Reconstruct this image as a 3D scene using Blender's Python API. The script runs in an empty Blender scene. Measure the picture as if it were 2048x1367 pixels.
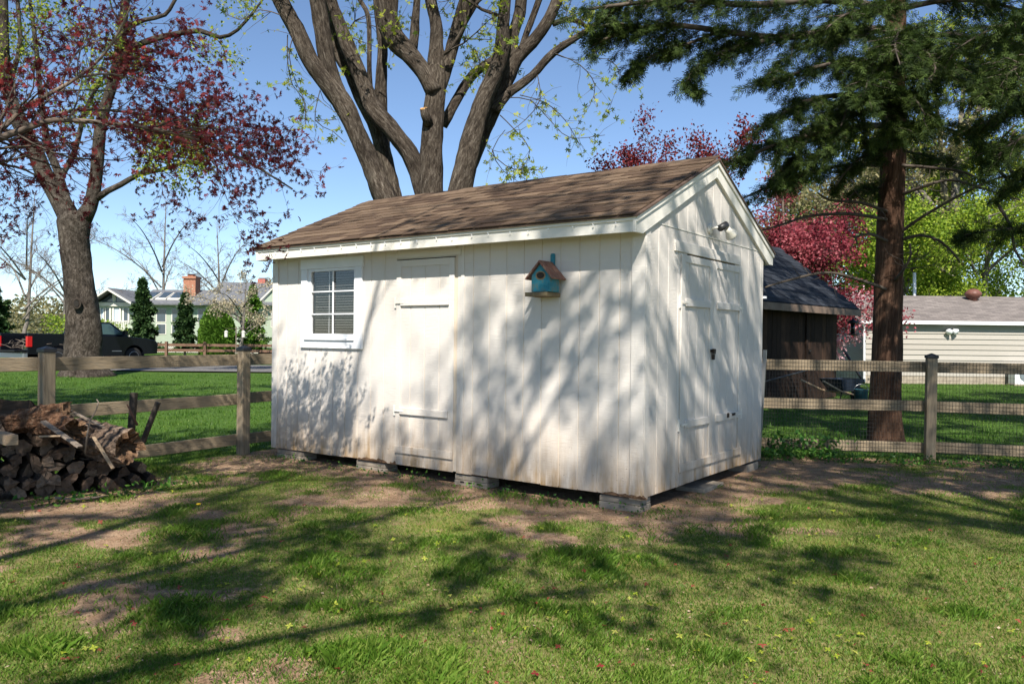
import bpy, math, random
import numpy as np
from mathutils import Vector, Matrix
R = math.radians
C = bpy.context.scene.collection
S = bpy.context.scene
# ------------------------------------------------------------------ camera
F, PITCH, ROLL, EYE = 1602.2, -0.0051, 0.0114, 1.45
cam = bpy.data.objects.new('camera', bpy.data.cameras.new('camera')); C.objects.link(cam)
cam.data.sensor_width = 36; cam.data.lens = F / 2048 * 36; cam.data.clip_end = 3000; cam.data.clip_start = .05
_f = Vector((0, math.cos(PITCH), math.sin(PITCH))); _u0 = Vector((0, -math.sin(PITCH), math.cos(PITCH))); _r0 = Vector((1, 0, 0))
_r = _r0 * math.cos(ROLL) + _u0 * math.sin(ROLL); _u = -_r0 * math.sin(ROLL) + _u0 * math.cos(ROLL)
m = Matrix((( _r.x, _u.x, -_f.x, 0), (_r.y, _u.y, -_f.y, 0), (_r.z, _u.z, -_f.z, EYE), (0, 0, 0, 1)))
cam.matrix_world = m; S.camera = cam
# ------------------------------------------------------------------ sky, sun, exposure
SUN_EL, SUN_AZ = R(46), R(1.0)          # light travels towards +Y, a touch to +X
w = bpy.data.worlds.new('World'); S.world = w; w.use_nodes = True
nt = w.node_tree; bg = nt.nodes['Background']; sky = nt.nodes.new('ShaderNodeTexSky'); sky.sky_type = 'NISHITA'
sky.sun_disc = False; sky.sun_elevation = SUN_EL; sky.sun_rotation = R(180) + SUN_AZ; sky.air_density = 1.0; sky.dust_density = .1; sky.ozone_density = 3.0; sky.altitude = 1800
nt.links.new(sky.outputs[0], bg.inputs[0]); bg.inputs[1].default_value = .10
sun = bpy.data.objects.new('sun', bpy.data.lights.new('sun', 'SUN')); C.objects.link(sun)
sun.data.energy = 5.0; sun.data.angle = R(.5); sun.data.color = (1, .935, .84)
sdir = Vector((math.sin(SUN_AZ) * math.cos(SUN_EL), math.cos(SUN_AZ) * math.cos(SUN_EL), -math.sin(SUN_EL)))
sun.rotation_euler = sdir.to_track_quat('-Z', 'Y').to_euler(); sun.location = (0, -20, 30)
vs = S.view_settings; vs.view_transform = 'Standard'; vs.look = 'None'; vs.exposure = .75; vs.gamma = 1
# ------------------------------------------------------------------ helpers
def P(px, py, Y):
    """photo pixel (2048 wide) seen at world depth Y -> world point"""
    u, v = (px - 1024) / F, (683.5 - py) / F
    x = u * math.cos(ROLL) - v * math.sin(ROLL); z = u * math.sin(ROLL) + v * math.cos(ROLL)
    d = Vector((x, math.cos(PITCH) - z * math.sin(PITCH), math.sin(PITCH) + z * math.cos(PITCH)))
    return Vector((0, 0, EYE)) + d * (Y / d.y)
def tag(o, label=None, cat=None, group=None, kind=None):
    if label: o['label'] = label
    if cat: o['category'] = cat
    if group: o['group'] = group
    if kind: o['kind'] = kind
    return o
def link(name, me, parent=None, loc=None, rot=None):
    o = bpy.data.objects.new(name, me); C.objects.link(o)
    if parent is not None: o.parent = parent
    if loc is not None: o.location = loc
    if rot is not None: o.rotation_euler = rot
    return o
def thing(name, label, cat, loc=(0, 0, 0), rz=0, group=None):
    return tag(link(name, None, None, loc, (0, 0, rz)), label, cat, group)
class MB:
    def __init__(s): s.v = []; s.f = []; s.m = []; s.uv = []
    def add(s, vs_, fs, mi=0, uvs=None):
        o = len(s.v); s.v += [tuple(p) for p in vs_]; s.f += [tuple(i + o for i in f) for f in fs]; s.m += [mi] * len(fs)
        for k, f in enumerate(fs): s.uv.append(uvs[k] if uvs else [(0, 0)] * len(f))
        return s
    def box(s, x0, x1, y0, y1, z0, z1, mi=0):
        v = [(x, y, z) for z in (z0, z1) for y in (y0, y1) for x in (x0, x1)]
        return s.add(v, [(0, 2, 3, 1), (4, 5, 7, 6), (0, 1, 5, 4), (2, 6, 7, 3), (0, 4, 6, 2), (1, 3, 7, 5)], mi)
    def prism(s, poly, a, b, axis='y', mi=0):
        """poly: 2-D outline; extruded along axis from a to b (x: (y,z), y: (x,z), z: (x,y))"""
        mk = {'x': lambda p, t: (t, p[0], p[1]), 'y': lambda p, t: (p[0], t, p[1]), 'z': lambda p, t: (p[0], p[1], t)}[axis]
        n = len(poly); v = [mk(p, a) for p in poly] + [mk(p, b) for p in poly]
        return s.add(v, [tuple(range(n))[::-1], tuple(range(n, 2 * n))] + [(i, (i + 1) % n, n + (i + 1) % n, n + i) for i in range(n)], mi)
    def tube(s, pts, rad, n=8, mi=0, rough=0, rng=None, cap=True, vs0=0):
        pts = [Vector(p) for p in pts]; N = len(pts); rings = []; uvl = vs0
        t0 = (pts[1] - pts[0]).normalized(); nrm = t0.orthogonal().normalized(); vv = []; L = []
        ph = rng.random() * 6 if rng else 0
        for i in range(N):
            t = (pts[min(i + 1, N - 1)] - pts[max(i - 1, 0)]).normalized()
            nrm = (nrm - t * nrm.dot(t)).normalized(); b = t.cross(nrm)
            if i: uvl += (pts[i] - pts[i - 1]).length
            L.append(uvl)
            for k in range(n):
                a = 2 * math.pi * k / n; r = rad[i]
                if rough: r *= 1 + rough * (.6 * math.sin(3 * a + ph + i * .35) + .5 * math.sin(5 * a - i * .5 + 2 * ph) + (rng.random() - .5) * 1.1)
                vv.append(pts[i] + (nrm * math.cos(a) + b * math.sin(a)) * r)
        fs = []; uvs = []
        for i in range(N - 1):
            c = 2 * math.pi * max(rad[i], .01)
            for k in range(n):
                k2 = (k + 1) % n; fs.append((i * n + k, i * n + k2, (i + 1) * n + k2, (i + 1) * n + k))
                uvs.append([(c * k / n, L[i]), (c * (k + 1) / n, L[i]), (c * (k + 1) / n, L[i + 1]), (c * k / n, L[i + 1])])
        if cap:
            fs.append(tuple(range((N - 1) * n, N * n))); uvs.append([(0, 0)] * n)
            fs.append(tuple(range(n))[::-1]); uvs.append([(0, 0)] * n)
        return s.add(vv, fs, mi, uvs)
    def lathe(s, prof, n=20, c=(0, 0, 0), mi=0):
        vv = [(c[0] + r * math.cos(2 * math.pi * k / n), c[1] + r * math.sin(2 * math.pi * k / n), c[2] + z) for r, z in prof for k in range(n)]
        fs = [(i * n + k, i * n + (k + 1) % n, (i + 1) * n + (k + 1) % n, (i + 1) * n + k) for i in range(len(prof) - 1) for k in range(n)]
        fs += [tuple(range(n))[::-1], tuple(range((len(prof) - 1) * n, len(prof) * n))]
        return s.add(vv, fs, mi)
    def mesh(s, name, mats, smooth=False):
        me = bpy.data.meshes.new(name); me.from_pydata(s.v, [], s.f)
        for m_ in (mats if isinstance(mats, (list, tuple)) else [mats]): me.materials.append(m_)
        me.polygons.foreach_set('material_index', s.m)
        uv = me.uv_layers.new(name='UVMap'); flat = [c for f in s.uv for q in f for c in q]; uv.data.foreach_set('uv', flat)
        if smooth: me.polygons.foreach_set('use_smooth', [True] * len(me.polygons))
        me.update(); return me
    def build(s, name, mats, parent=None, loc=None, rot=None, smooth=False):
        return link(name, s.mesh(name, mats, smooth), parent, loc, rot)
def bevel(o, wdt=.006, seg=2):
    b = o.modifiers.new('bevel', 'BEVEL'); b.width = wdt; b.segments = seg; b.limit_method = 'ANGLE'; return o
def npmesh(name, V, faces_n, mat, tint=None, smooth=False, idx=None):
    """V (M,verts,3) instances of one polygon soup; faces_n = list of vertex-index tuples of the template"""
    M_, K = V.shape[0], V.shape[1]; me = bpy.data.meshes.new(name)
    me.vertices.add(M_ * K); me.vertices.foreach_set('co', V.reshape(-1).astype(np.float32))
    sizes = np.array([len(f) for f in faces_n]); flat = np.concatenate([np.array(f) for f in faces_n])
    nl = len(flat); loops = (flat[None, :] + (np.arange(M_) * K)[:, None]).reshape(-1)
    me.loops.add(M_ * nl); me.loops.foreach_set('vertex_index', loops.astype(np.int32))
    starts = np.concatenate([[0], np.cumsum(sizes)[:-1]]); st = (starts[None, :] + (np.arange(M_) * nl)[:, None]).reshape(-1)
    me.polygons.add(M_ * len(sizes)); me.polygons.foreach_set('loop_start', st.astype(np.int32))
    me.materials.append(mat)
    if tint is not None:
        a = me.attributes.new('tint', 'FLOAT', 'POINT'); a.data.foreach_set('value', np.repeat(tint, K).astype(np.float32))
    me.update(calc_edges=True); return me
def rotmats(n, rs):
    q = rs.normal(size=(n, 4)); q /= np.linalg.norm(q, axis=1)[:, None]; a, b, c, d = q.T
    return np.stack([np.stack([1 - 2 * (c * c + d * d), 2 * (b * c - a * d), 2 * (b * d + a * c)], -1), np.stack([2 * (b * c + a * d), 1 - 2 * (b * b + d * d), 2 * (c * d - a * b)], -1),
                     np.stack([2 * (b * d - a * c), 2 * (c * d + a * b), 1 - 2 * (b * b + c * c)], -1)], 1)
def frames(d, rs, upw=1.0, jit=.5):
    """matrices whose x axis follows d and whose z axis leans to the sky"""
    d = d / np.linalg.norm(d, axis=1)[:, None]; up = np.array([0, 0, upw]) + rs.normal(size=d.shape) * jit
    y = np.cross(up, d); y /= np.linalg.norm(y, axis=1)[:, None]; z = np.cross(d, y)
    return np.stack([d, y, z], -1)
def place(tmpl, pos, size, Rm):
    return np.einsum('nij,kj->nki', Rm, tmpl) * size[:, None, None] + pos[:, None, :]
def vnoise(x, y, seed):
    def h(i, j): return np.abs(np.sin(i * 127.1 + j * 311.7 + seed * 74.7) * 43758.5453) % 1
    i, j = np.floor(x), np.floor(y); a, b = x - i, y - j; a = a * a * (3 - 2 * a); b = b * b * (3 - 2 * b)
    return (h(i, j) * (1 - a) + h(i + 1, j) * a) * (1 - b) + (h(i, j + 1) * (1 - a) + h(i + 1, j + 1) * a) * b
def fbm(x, y, seed, o=4): return sum(vnoise(x * 2 ** k, y * 2 ** k, seed + k) * .5 ** k for k in range(o)) / sum(.5 ** k for k in range(o))
# ------------------------------------------------------------------ materials
def nodes(name):
    m_ = bpy.data.materials.new(name); m_.use_nodes = True; n = m_.node_tree; return m_, n, n.nodes['Principled BSDF']
def ramp(n, fac, stops, interp='LINEAR'):
    r = n.nodes.new('ShaderNodeValToRGB'); n.links.new(fac, r.inputs[0]); e = r.color_ramp.elements; r.color_ramp.interpolation = interp
    while len(e) < len(stops): e.new(.5)
    for k, (p, c) in enumerate(stops): e[k].position = p; e[k].color = (*c, 1) if len(c) == 3 else c
    return r.outputs[0]
def mixc(n, fac, a, b, mode='MIX'):
    x = n.nodes.new('ShaderNodeMix'); x.data_type = 'RGBA'; x.blend_type = mode
    for s_, v in ((0, fac), (6, a), (7, b)):
        if hasattr(v, 'node'): n.links.new(v, x.inputs[s_])
        elif s_ == 0: x.inputs[0].default_value = v
        else: x.inputs[s_].default_value = (*v, 1)
    return x.outputs[2]
def coord(n, kind='pos', scale=(1, 1, 1), rand=False):
    if kind == 'pos': o = n.nodes.new('ShaderNodeNewGeometry').outputs['Position']
    else: o = n.nodes.new('ShaderNodeTexCoord').outputs['Object' if kind == 'obj' else 'UV']
    mp = n.nodes.new('ShaderNodeMapping'); n.links.new(o, mp.inputs[0]); mp.inputs['Scale'].default_value = scale
    if rand:
        oi = n.nodes.new('ShaderNodeObjectInfo'); mu = n.nodes.new('ShaderNodeMath'); mu.operation = 'MULTIPLY'; mu.inputs[1].default_value = 37
        n.links.new(oi.outputs['Random'], mu.inputs[0]); cx = n.nodes.new('ShaderNodeCombineXYZ')
        for k in range(3): n.links.new(mu.outputs[0], cx.inputs[k])
        n.links.new(cx.outputs[0], mp.inputs['Location'])
    return mp.outputs[0]
def noise(n, vec, scale, detail=5, rough=.6, dist=0):
    t = n.nodes.new('ShaderNodeTexNoise'); n.links.new(vec, t.inputs['Vector']); t.inputs['Scale'].default_value = scale; t.inputs['Detail'].default_value = detail
    t.inputs['Roughness'].default_value = rough; t.inputs['Distortion'].default_value = dist; return t.outputs['Fac']
def bump(n, bsdf, h, strength=.3, dist=.01):
    b = n.nodes.new('ShaderNodeBump'); b.inputs['Strength'].default_value = strength; b.inputs['Distance'].default_value = dist
    n.links.new(h, b.inputs['Height']); n.links.new(b.outputs[0], bsdf.inputs['Normal']); return b
def simple(name, c1, c2=None, scale=8, stretch=(1, 1, 1), kind='pos', rough=.8, bs=.25, bd=.005, metal=0, rand=False, spec=.3, c3=None, lo=.35, hi=.65):
    m_, n, b = nodes(name); b.inputs['Roughness'].default_value = rough; b.inputs['Metallic'].default_value = metal; b.inputs['Specular IOR Level'].default_value = spec
    if c2 is None: b.inputs['Base Color'].default_value = (*c1, 1); return m_
    v = coord(n, kind, stretch, rand); f = noise(n, v, scale)
    st = [(lo, c1), (hi, c2)] if c3 is None else [(lo, c1), (.5, c2), (hi, c3)]
    n.links.new(ramp(n, f, st), b.inputs['Base Color'])
    if bs: bump(n, b, noise(n, v, scale * 2.3), bs, bd)
    return m_
def objrand(name, c1, c2, c3, scale=30, stretch=(1, 1, 1), rough=.9, bs=.4, bd=.004, kind='obj', lo=.55, hi=1.25):
    m_, n, b = nodes(name); b.inputs['Roughness'].default_value = rough; b.inputs['Specular IOR Level'].default_value = .2
    oi = n.nodes.new('ShaderNodeObjectInfo'); base = ramp(n, oi.outputs['Random'], [(0, c1), (.5, c2), (1, c3)])
    v = coord(n, kind, stretch, True); f = noise(n, v, scale)
    g = ramp(n, f, [(.3, (lo,) * 3), (.7, (hi,) * 3)]); n.links.new(mixc(n, 1.0, base, g, 'MULTIPLY'), b.inputs['Base Color'])
    bump(n, b, f, bs, bd); return m_
def leafmat(name, c1, c2, c3, trans=.4, rough=.55):
    m_, n, b = nodes(name); at = n.nodes.new('ShaderNodeAttribute'); at.attribute_name = 'tint'
    c = ramp(n, at.outputs['Fac'], [(0, c1), (.5, c2), (1, c3)]); n.links.new(c, b.inputs['Base Color']); b.inputs['Roughness'].default_value = rough; b.inputs['Specular IOR Level'].default_value = .25
    tr = n.nodes.new('ShaderNodeBsdfTranslucent'); n.links.new(c, tr.inputs[0]); mx = n.nodes.new('ShaderNodeMixShader'); mx.inputs[0].default_value = trans
    n.links.new(b.outputs[0], mx.inputs[1]); n.links.new(tr.outputs[0], mx.inputs[2]); n.links.new(mx.outputs[0], n.nodes['Material Output'].inputs[0]); return m_
def bark(name, c1, c2, c3, su=9, sv=2.2, strength=.9, dist=.03, moss=None):
    m_, n, b = nodes(name); b.inputs['Roughness'].default_value = .95; b.inputs['Specular IOR Level'].default_value = .1
    v = coord(n, 'uv', (su, sv, 1)); f0 = noise(n, v, 1.6, 8, .65, .6); fi = noise(n, coord(n, 'uv', (su * 2.6, sv * 1.9, 1)), 1.6, 6, .7, 1.2)
    av = n.nodes.new('ShaderNodeMath'); av.operation = 'MULTIPLY_ADD'; av.inputs[1].default_value = .55; n.links.new(fi, av.inputs[0]); hf_ = n.nodes.new('ShaderNodeMath'); hf_.operation = 'MULTIPLY'; hf_.inputs[1].default_value = .45; n.links.new(f0, hf_.inputs[0]); n.links.new(hf_.outputs[0], av.inputs[2]); f = av.outputs[0]
    p = coord(n, 'pos'); g = noise(n, p, 1.3, 4)
    base = ramp(n, f, [(.38, c1), (.5, c2), (.62, c3)]); sh = ramp(n, g, [(.35, (.65, .65, .65)), (.65, (1.2, 1.2, 1.18))])
    n.links.new(mixc(n, 1.0, base, sh, 'MULTIPLY'), b.inputs['Base Color']); bump(n, b, f, strength, dist); return m_
def siding_mat(name, col, dirt=(.36, .235, .115), top=.95):
    m_, n, b = nodes(name); b.inputs['Roughness'].default_value = .75; b.inputs['Specular IOR Level'].default_value = .25
    p = coord(n, 'pos'); sx = n.nodes.new('ShaderNodeSeparateXYZ'); n.links.new(p, sx.inputs[0])
    big = noise(n, p, 2.2, 5); fine = noise(n, coord(n, 'pos', (9, 9, 160)), 1, 4, .6); spk = noise(n, coord(n, 'pos', (30, 30, 55)), 1, 3, .7)
    # splash-back dirt: height above ground, ragged with noise
    mr = n.nodes.new('ShaderNodeMapRange'); mr.inputs[1].default_value = .1; mr.inputs[2].default_value = top; mr.inputs[3].default_value = 1; mr.inputs[4].default_value = 0; n.links.new(sx.outputs[2], mr.inputs[0])
    pw = n.nodes.new('ShaderNodeMath'); pw.operation = 'POWER'; pw.inputs[1].default_value = 1.5; n.links.new(mr.outputs[0], pw.inputs[0])
    mu = n.nodes.new('ShaderNodeMath'); mu.operation = 'MULTIPLY'; n.links.new(pw.outputs[0], mu.inputs[0]); n.links.new(ramp(n, big, [(.3, (.6,) * 3), (.6, (1, 1, 1))]), mu.inputs[1])
    strk = noise(n, coord(n, 'pos', (11, 11, 1.6)), 1, 6, .7); m2 = n.nodes.new('ShaderNodeMath'); m2.operation = 'MULTIPLY'; n.links.new(mu.outputs[0], m2.inputs[0]); n.links.new(ramp(n, strk, [(.3, (.3,) * 3), (.7, (1.3,) * 3)]), m2.inputs[1]); mu = m2
    paint = ramp(n, big, [(.3, tuple(c * .93 for c in col)), (.7, col)])
    c = mixc(n, mu.outputs[0], paint, dirt)
    # bare specks low down
    lt = n.nodes.new('ShaderNodeMath'); lt.operation = 'MULTIPLY'; n.links.new(ramp(n, spk, [(.66, (0, 0, 0)), (.72, (1, 1, 1))]), lt.inputs[0]); n.links.new(pw.outputs[0], lt.inputs[1])
    c = mixc(n, lt.outputs[0], c, (.16, .1, .055)); n.links.new(c, b.inputs['Base Color'])
    bump(n, b, fine, .6, .006); return m_
M = {}
M['siding'] = siding_mat('siding', (.71, .665, .61)); M['trim'] = siding_mat('trim', (.73, .69, .635))
M['white'] = simple('white paint', (.80, .82, .84), (.74, .76, .78), 5, rough=.5, bs=.05)
M['cream_trim'] = simple('cream trim', (.76, .73, .65), (.81, .78, .71), 3, (1, 1, 6), rough=.6, bs=.1)
M['groove'] = simple('groove', (.66, .57, .46))
M['rot'] = simple('rotten wood', (.09, .05, .03), (.22, .13, .07), 40, bs=.8)
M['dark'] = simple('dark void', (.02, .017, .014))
M['iron'] = simple('dark iron', (.03, .028, .026), (.07, .045, .03), 60, rough=.6, metal=.6)
M['steel'] = simple('galvanised', (.45, .46, .47), rough=.4, metal=.9)
M['shingle'] = objrand('brown shingle', (.07, .045, .031), (.115, .077, .051), (.165, .115, .077), 120, bs=.5, bd=.003, lo=.8, hi=1.15)
M['roofbase'] = simple('roof felt', (.09, .06, .045), (.15, .1, .075), 30)
M['dshingle'] = objrand('slate shingle', (.016, .019, .026), (.024, .029, .038), (.035, .041, .052), 60, bs=.4)
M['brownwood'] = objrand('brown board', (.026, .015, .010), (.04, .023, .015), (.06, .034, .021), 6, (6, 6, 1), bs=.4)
M['pine'] = simple('weathered pine', (.17, .135, .09), (.30, .235, .155), 4, (1.2, 1.2, 14), rough=.9, bs=.6, bd=.01, c3=(.22, .18, .125))
M['post'] = simple('fence post wood', (.20, .155, .105), (.33, .265, .18), 4, (14, 14, 1), rough=.85, bs=.5, bd=.01)
M['cap'] = simple('black plastic', (.022, .023, .026), rough=.45, spec=.5)
M['wire'] = simple('black wire', (.02, .02, .02), rough=.5)
M['concrete'] = simple('concrete', (.24, .2, .155), (.36, .31, .245), 9, rough=.95, bs=.4)
M['glass'] = simple('dark glass', (.012, .014, .017), rough=.04, spec=.6)
def clear_glass():
    m_, n, b = nodes('clear window glass'); tr = n.nodes.new('ShaderNodeBsdfTransparent'); gl = n.nodes.new('ShaderNodeBsdfGlossy'); gl.inputs['Roughness'].default_value = .03; mx = n.nodes.new('ShaderNodeMixShader'); mx.inputs[0].default_value = .07
    n.links.new(tr.outputs[0], mx.inputs[1]); n.links.new(gl.outputs[0], mx.inputs[2]); n.links.new(mx.outputs[0], n.nodes['Material Output'].inputs[0]); return m_
M['clear_glass'] = clear_glass()
M['slat'] = simple('blind slat', (.30, .30, .28), rough=.5)
M['blue'] = simple('teal paint', (.02, .15, .20), (.035, .23, .30), 14, rough=.7, c3=(.16, .20, .16), lo=.3, hi=.72)
M['redroof'] = simple('faded red paint', (.15, .05, .04), (.25, .12, .09), 22, (1, 8, 1), rough=.8, c3=(.30, .23, .16))
M['plank'] = simple('mossy plank', (.17, .12, .075), (.26, .205, .11), 20, rough=.9)
M['bark_maple'] = bark('maple bark', (.018, .014, .011), (.085, .068, .054), (.21, .18, .148), 11, 2.4, 1.0, .09)
M['bark_old'] = bark('old maple bark', (.02, .016, .013), (.07, .057, .046), (.16, .135, .115), 5, 2.6, 1.0, .1)
M['bark_cedar'] = bark('cedar bark', (.03, .016, .011), (.09, .05, .033), (.165, .10, .068), 16, 1.0, .9, .02)
M['bark_jmaple'] = bark('japanese maple bark', (.07, .055, .045), (.16, .125, .1), (.25, .205, .165), 12, 3, .5, .01)
M['bark_grey'] = bark('grey bark', (.08, .07, .06), (.18, .16, .14), (.28, .255, .225), 6, 1.5, .6, .03)
M['twig_dark'] = simple('dark twig', (.06, .047, .037), (.12, .098, .078), 6, bs=0)
M['twig'] = simple('bare twig', (.13, .1, .08), (.22, .18, .145), 6, bs=0)
M['leaf_new'] = leafmat('new maple leaf', (.10, .17, .02), (.26, .33, .035), (.44, .46, .06), .45)
M['leaf_green'] = leafmat('spring leaf', (.07, .13, .02), (.16, .26, .035), (.30, .38, .05), .45)
M['leaf_lime'] = leafmat('lime leaf', (.10, .18, .02), (.24, .36, .03), (.42, .50, .06), .45)
M['leaf_olive'] = leafmat('olive leaf', (.14, .15, .06), (.25, .23, .10), (.36, .31, .17), .4)
M['leaf_red'] = leafmat('red maple leaf', (.07, .009, .014), (.15, .018, .026), (.30, .045, .04), .4)
M['leaf_crimson'] = leafmat('crimson leaf', (.13, .016, .026), (.30, .045, .065), (.50, .16, .18), .4)
M['cedar'] = leafmat('cedar spray', (.015, .030, .006), (.034, .062, .011), (.088, .135, .026), .22, .7)
M['spruce'] = leafmat('spruce needle', (.02, .05, .018), (.04, .085, .025), (.075, .13, .04), .2)
M['thuja'] = leafmat('arborvitae', (.05, .12, .012), (.09, .19, .02), (.14, .26, .035), .25)
M['blossom'] = leafmat('cream blossom', (.38, .31, .18), (.52, .45, .30), (.64, .58, .44), .35)
M['grass'] = leafmat('grass blade', (.06, .135, .012), (.125, .235, .025), (.27, .34, .07), .4, .5)
M['lawn'] = leafmat('lawn blade', (.045, .115, .012), (.085, .18, .022), (.16, .24, .045), .4, .5)
M['litter_red'] = leafmat('fallen red flowers', (.14, .015, .02), (.26, .03, .035), (.38, .08, .06), .3)
M['litter_lime'] = leafmat('fallen maple keys', (.28, .36, .03), (.42, .48, .05), (.5, .5, .12), .4)
M['litter_tan'] = leafmat('dry leaf litter', (.20, .13, .075), (.34, .235, .15), (.46, .36, .26), .15)
M['ivy'] = leafmat('ivy leaf', (.03, .10, .015), (.07, .19, .03), (.16, .31, .05), .3, .4)
# ------------------------------------------------------------------ ground
SX, SY, TH, L, W = -2.8495, 9.584, .6285, 4.889, 2.95          # shed: front-left corner, heading, length, width
UX = np.array([math.cos(TH), -math.sin(TH)]); WY = np.array([math.sin(TH), math.cos(TH)]); SO = np.array([SX, SY])
def outside(x, y): return ((y > 9.98 - .16 * (x - 5)) & (x > 2.2)) | ((x < -2.6) & ((y - 9.72) > (x + 3.24) * 1.56 + .1)) | (y > 11.2)
def bare_field(x, y):
    d = np.stack([x - SX, y - SY], -1); a = d @ UX; b = d @ WY
    dx = np.maximum(np.maximum(-a, a - L), 0); dy = np.maximum(np.maximum(-b, b - W), 0); ds = np.hypot(dx, dy)
    n1 = fbm(x * .9, y * 1.15, 3); n2 = fbm(x * 2.9, y * 3.6, 11, 4)
    v = .5 * n1 + .5 * n2
    near = np.exp(-(ds / .7) ** 2) * .24
    right = np.exp(-(((x - 3.6) / 2.6) ** 2 + ((y - 8.35) / 1.1) ** 2)) * .11
    pile = np.exp(-(((x + 3.9) / 1.2) ** 2 + ((y - 6.75) / .55) ** 2)) * .2
    fore = np.clip((5.2 - y) / 6, 0, .12) * (x > -1.2) + np.clip((x - 1.2) / 14, 0, .08) * (y < 7.6)
    t = np.clip((v + near + right + pile - fore - .495) / .14, 0, 1)
    return np.where(outside(x, y), t * .1, t)
def gz(x, y):
    return .035 * (fbm(x * .7, y * .7, 21, 3) - .5) + .02 * (fbm(x * 3.1, y * 3.1, 31, 3) - .5)
def axis_pts(lo, hi, step, far, k=1.32):
    a = list(np.arange(lo, hi, step)); s_ = step; p = a[-1]
    while p < far: s_ *= k; p += s_; a.append(p)
    s_ = step; p = a[0]; pre = []
    while p > -far: s_ *= k; p -= s_; pre.append(p)
    return np.array(pre[::-1] + a)
gx, gy = axis_pts(-6, 8, .075, 900), axis_pts(2, 11.5, .075, 900)
XX, YY = np.meshgrid(gx, gy); ZZ = gz(XX, YY) * (np.hypot(XX, YY) < 60); nx, ny = len(gx), len(gy)
Vv = np.stack([XX, YY, ZZ], -1).reshape(-1, 3)
ii = (np.arange(ny - 1)[:, None] * nx + np.arange(nx - 1)[None, :]).reshape(-1)
fq = np.stack([ii, ii + 1, ii + nx + 1, ii + nx], -1)
me = bpy.data.meshes.new('ground'); me.from_pydata(Vv.tolist(), [], fq.tolist()); me.polygons.foreach_set('use_smooth', [True] * len(me.polygons))
a = me.attributes.new('bare', 'FLOAT', 'POINT'); a.data.foreach_set('value', bare_field(XX, YY).reshape(-1).astype(np.float32))
a = me.attributes.new('lawn', 'FLOAT', 'POINT'); a.data.foreach_set('value', outside(XX, YY).reshape(-1).astype(np.float32))
def ground_mat():
    m_, n, b = nodes('ground soil and turf'); b.inputs['Roughness'].default_value = .95; b.inputs['Specular IOR Level'].default_value = .1
    at = n.nodes.new('ShaderNodeAttribute'); at.attribute_name = 'bare'; p = coord(n, 'pos')
    f1 = noise(n, p, 1.1, 6); f2 = noise(n, p, 26, 6, .7); f3 = noise(n, p, 7, 5)
    soil = ramp(n, f3, [(.3, (.24, .155, .098)), (.55, (.36, .25, .168)), (.75, (.44, .33, .235))])
    soil = mixc(n, 1, soil, ramp(n, f2, [(.3, (.6, .58, .55)), (.7, (1.15, 1.13, 1.1))]), 'MULTIPLY')
    turf = ramp(n, f2, [(.3, (.09, .105, .03)), (.5, (.17, .165, .055)), (.7, (.29, .235, .115))])
    moss = ramp(n, f1, [(.52, (0, 0, 0)), (.66, (.7, .7, .7))]); turf = mixc(n, moss, turf, (.155, .16, .03))
    al = n.nodes.new('ShaderNodeAttribute'); al.attribute_name = 'lawn'; turf = mixc(n, al.outputs['Fac'], turf, ramp(n, f2, [(.3, (.03, .07, .01)), (.7, (.085, .15, .025))]))
    g1 = n.nodes.new('ShaderNodeMath'); g1.operation = 'MULTIPLY_ADD'; g1.inputs[1].default_value = 1.5; g1.inputs[2].default_value = -.75; n.links.new(noise(n, p, 17, 6, .75), g1.inputs[0]); g2 = n.nodes.new('ShaderNodeMath'); g2.operation = 'ADD'; n.links.new(g1.outputs[0], g2.inputs[0]); n.links.new(at.outputs['Fac'], g2.inputs[1])
    edge = ramp(n, g2.outputs[0], [(.3, (0, 0, 0)), (.62, (1, 1, 1))]); grit = ramp(n, noise(n, p, 90, 3, .8), [(.36, (.5, .48, .46)), (.5, (1, 1, 1)), (.66, (1.25, 1.22, 1.2))]); soil = mixc(n, 1, soil, grit, 'MULTIPLY')
    n.links.new(mixc(n, edge, turf, soil), b.inputs['Base Color']); bump(n, b, f2, .6, .02); return m_
me.materials.append(ground_mat()); tag(link('ground', me), kind='structure')
# gravel drive beyond the left fence
dm = simple('gravel drive', (.10, .095, .09), (.19, .18, .17), 14, rough=.95, bs=.5, bd=.02)
mb = MB(); mb.add([(-60, 29.3, .05), (-6, 30.6, .05), (-6, 37.5, .05), (-60, 36, .05)], [(0, 1, 2, 3)]); tag(mb.build('driveway', dm), kind='structure')
# distant wooded hill
hm = simple('wooded hill', (.055, .075, .035), (.13, .12, .07), .09, rough=1, bs=.8, bd=2)
rs = np.random.RandomState(5); hv, hf = [], []; xs = np.linspace(-420, 420, 85); ys = np.linspace(170, 420, 16)
for j, y in enumerate(ys):
    for x in xs:
        t = math.sin(math.pi * j / 15); hv.append((x, y, -1 + t * (11 + 5 * math.sin(x * .013 + 1) + 4 * float(fbm(np.array(x * .05), np.array(y * .05), 8)))))
for j in range(15):
    for i in range(84): q = j * 85 + i; hf.append((q, q + 1, q + 86, q + 85))
me = bpy.data.meshes.new('hill'); me.from_pydata(hv, [], hf); me.materials.append(hm); tag(link('hill', me), kind='structure')
# ------------------------------------------------------------------ garden shed
ZB = .115; ZF0, ZF1, OV, ZR, RK = 2.324, 2.467, .226, 3.224, .02; SL = (ZR - ZF1) / (W / 2 + OV); ANG = math.atan(SL)
shed = thing('garden_shed', 'cream white garden shed with grooved wood siding and a brown shingled gable roof', 'shed', (SX, SY, 0), -TH)
rng = random.Random(4)
roof_z = lambda y: ZF1 + SL * (y + OV) if y < W / 2 else ZF1 + SL * (W + OV - y)
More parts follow.
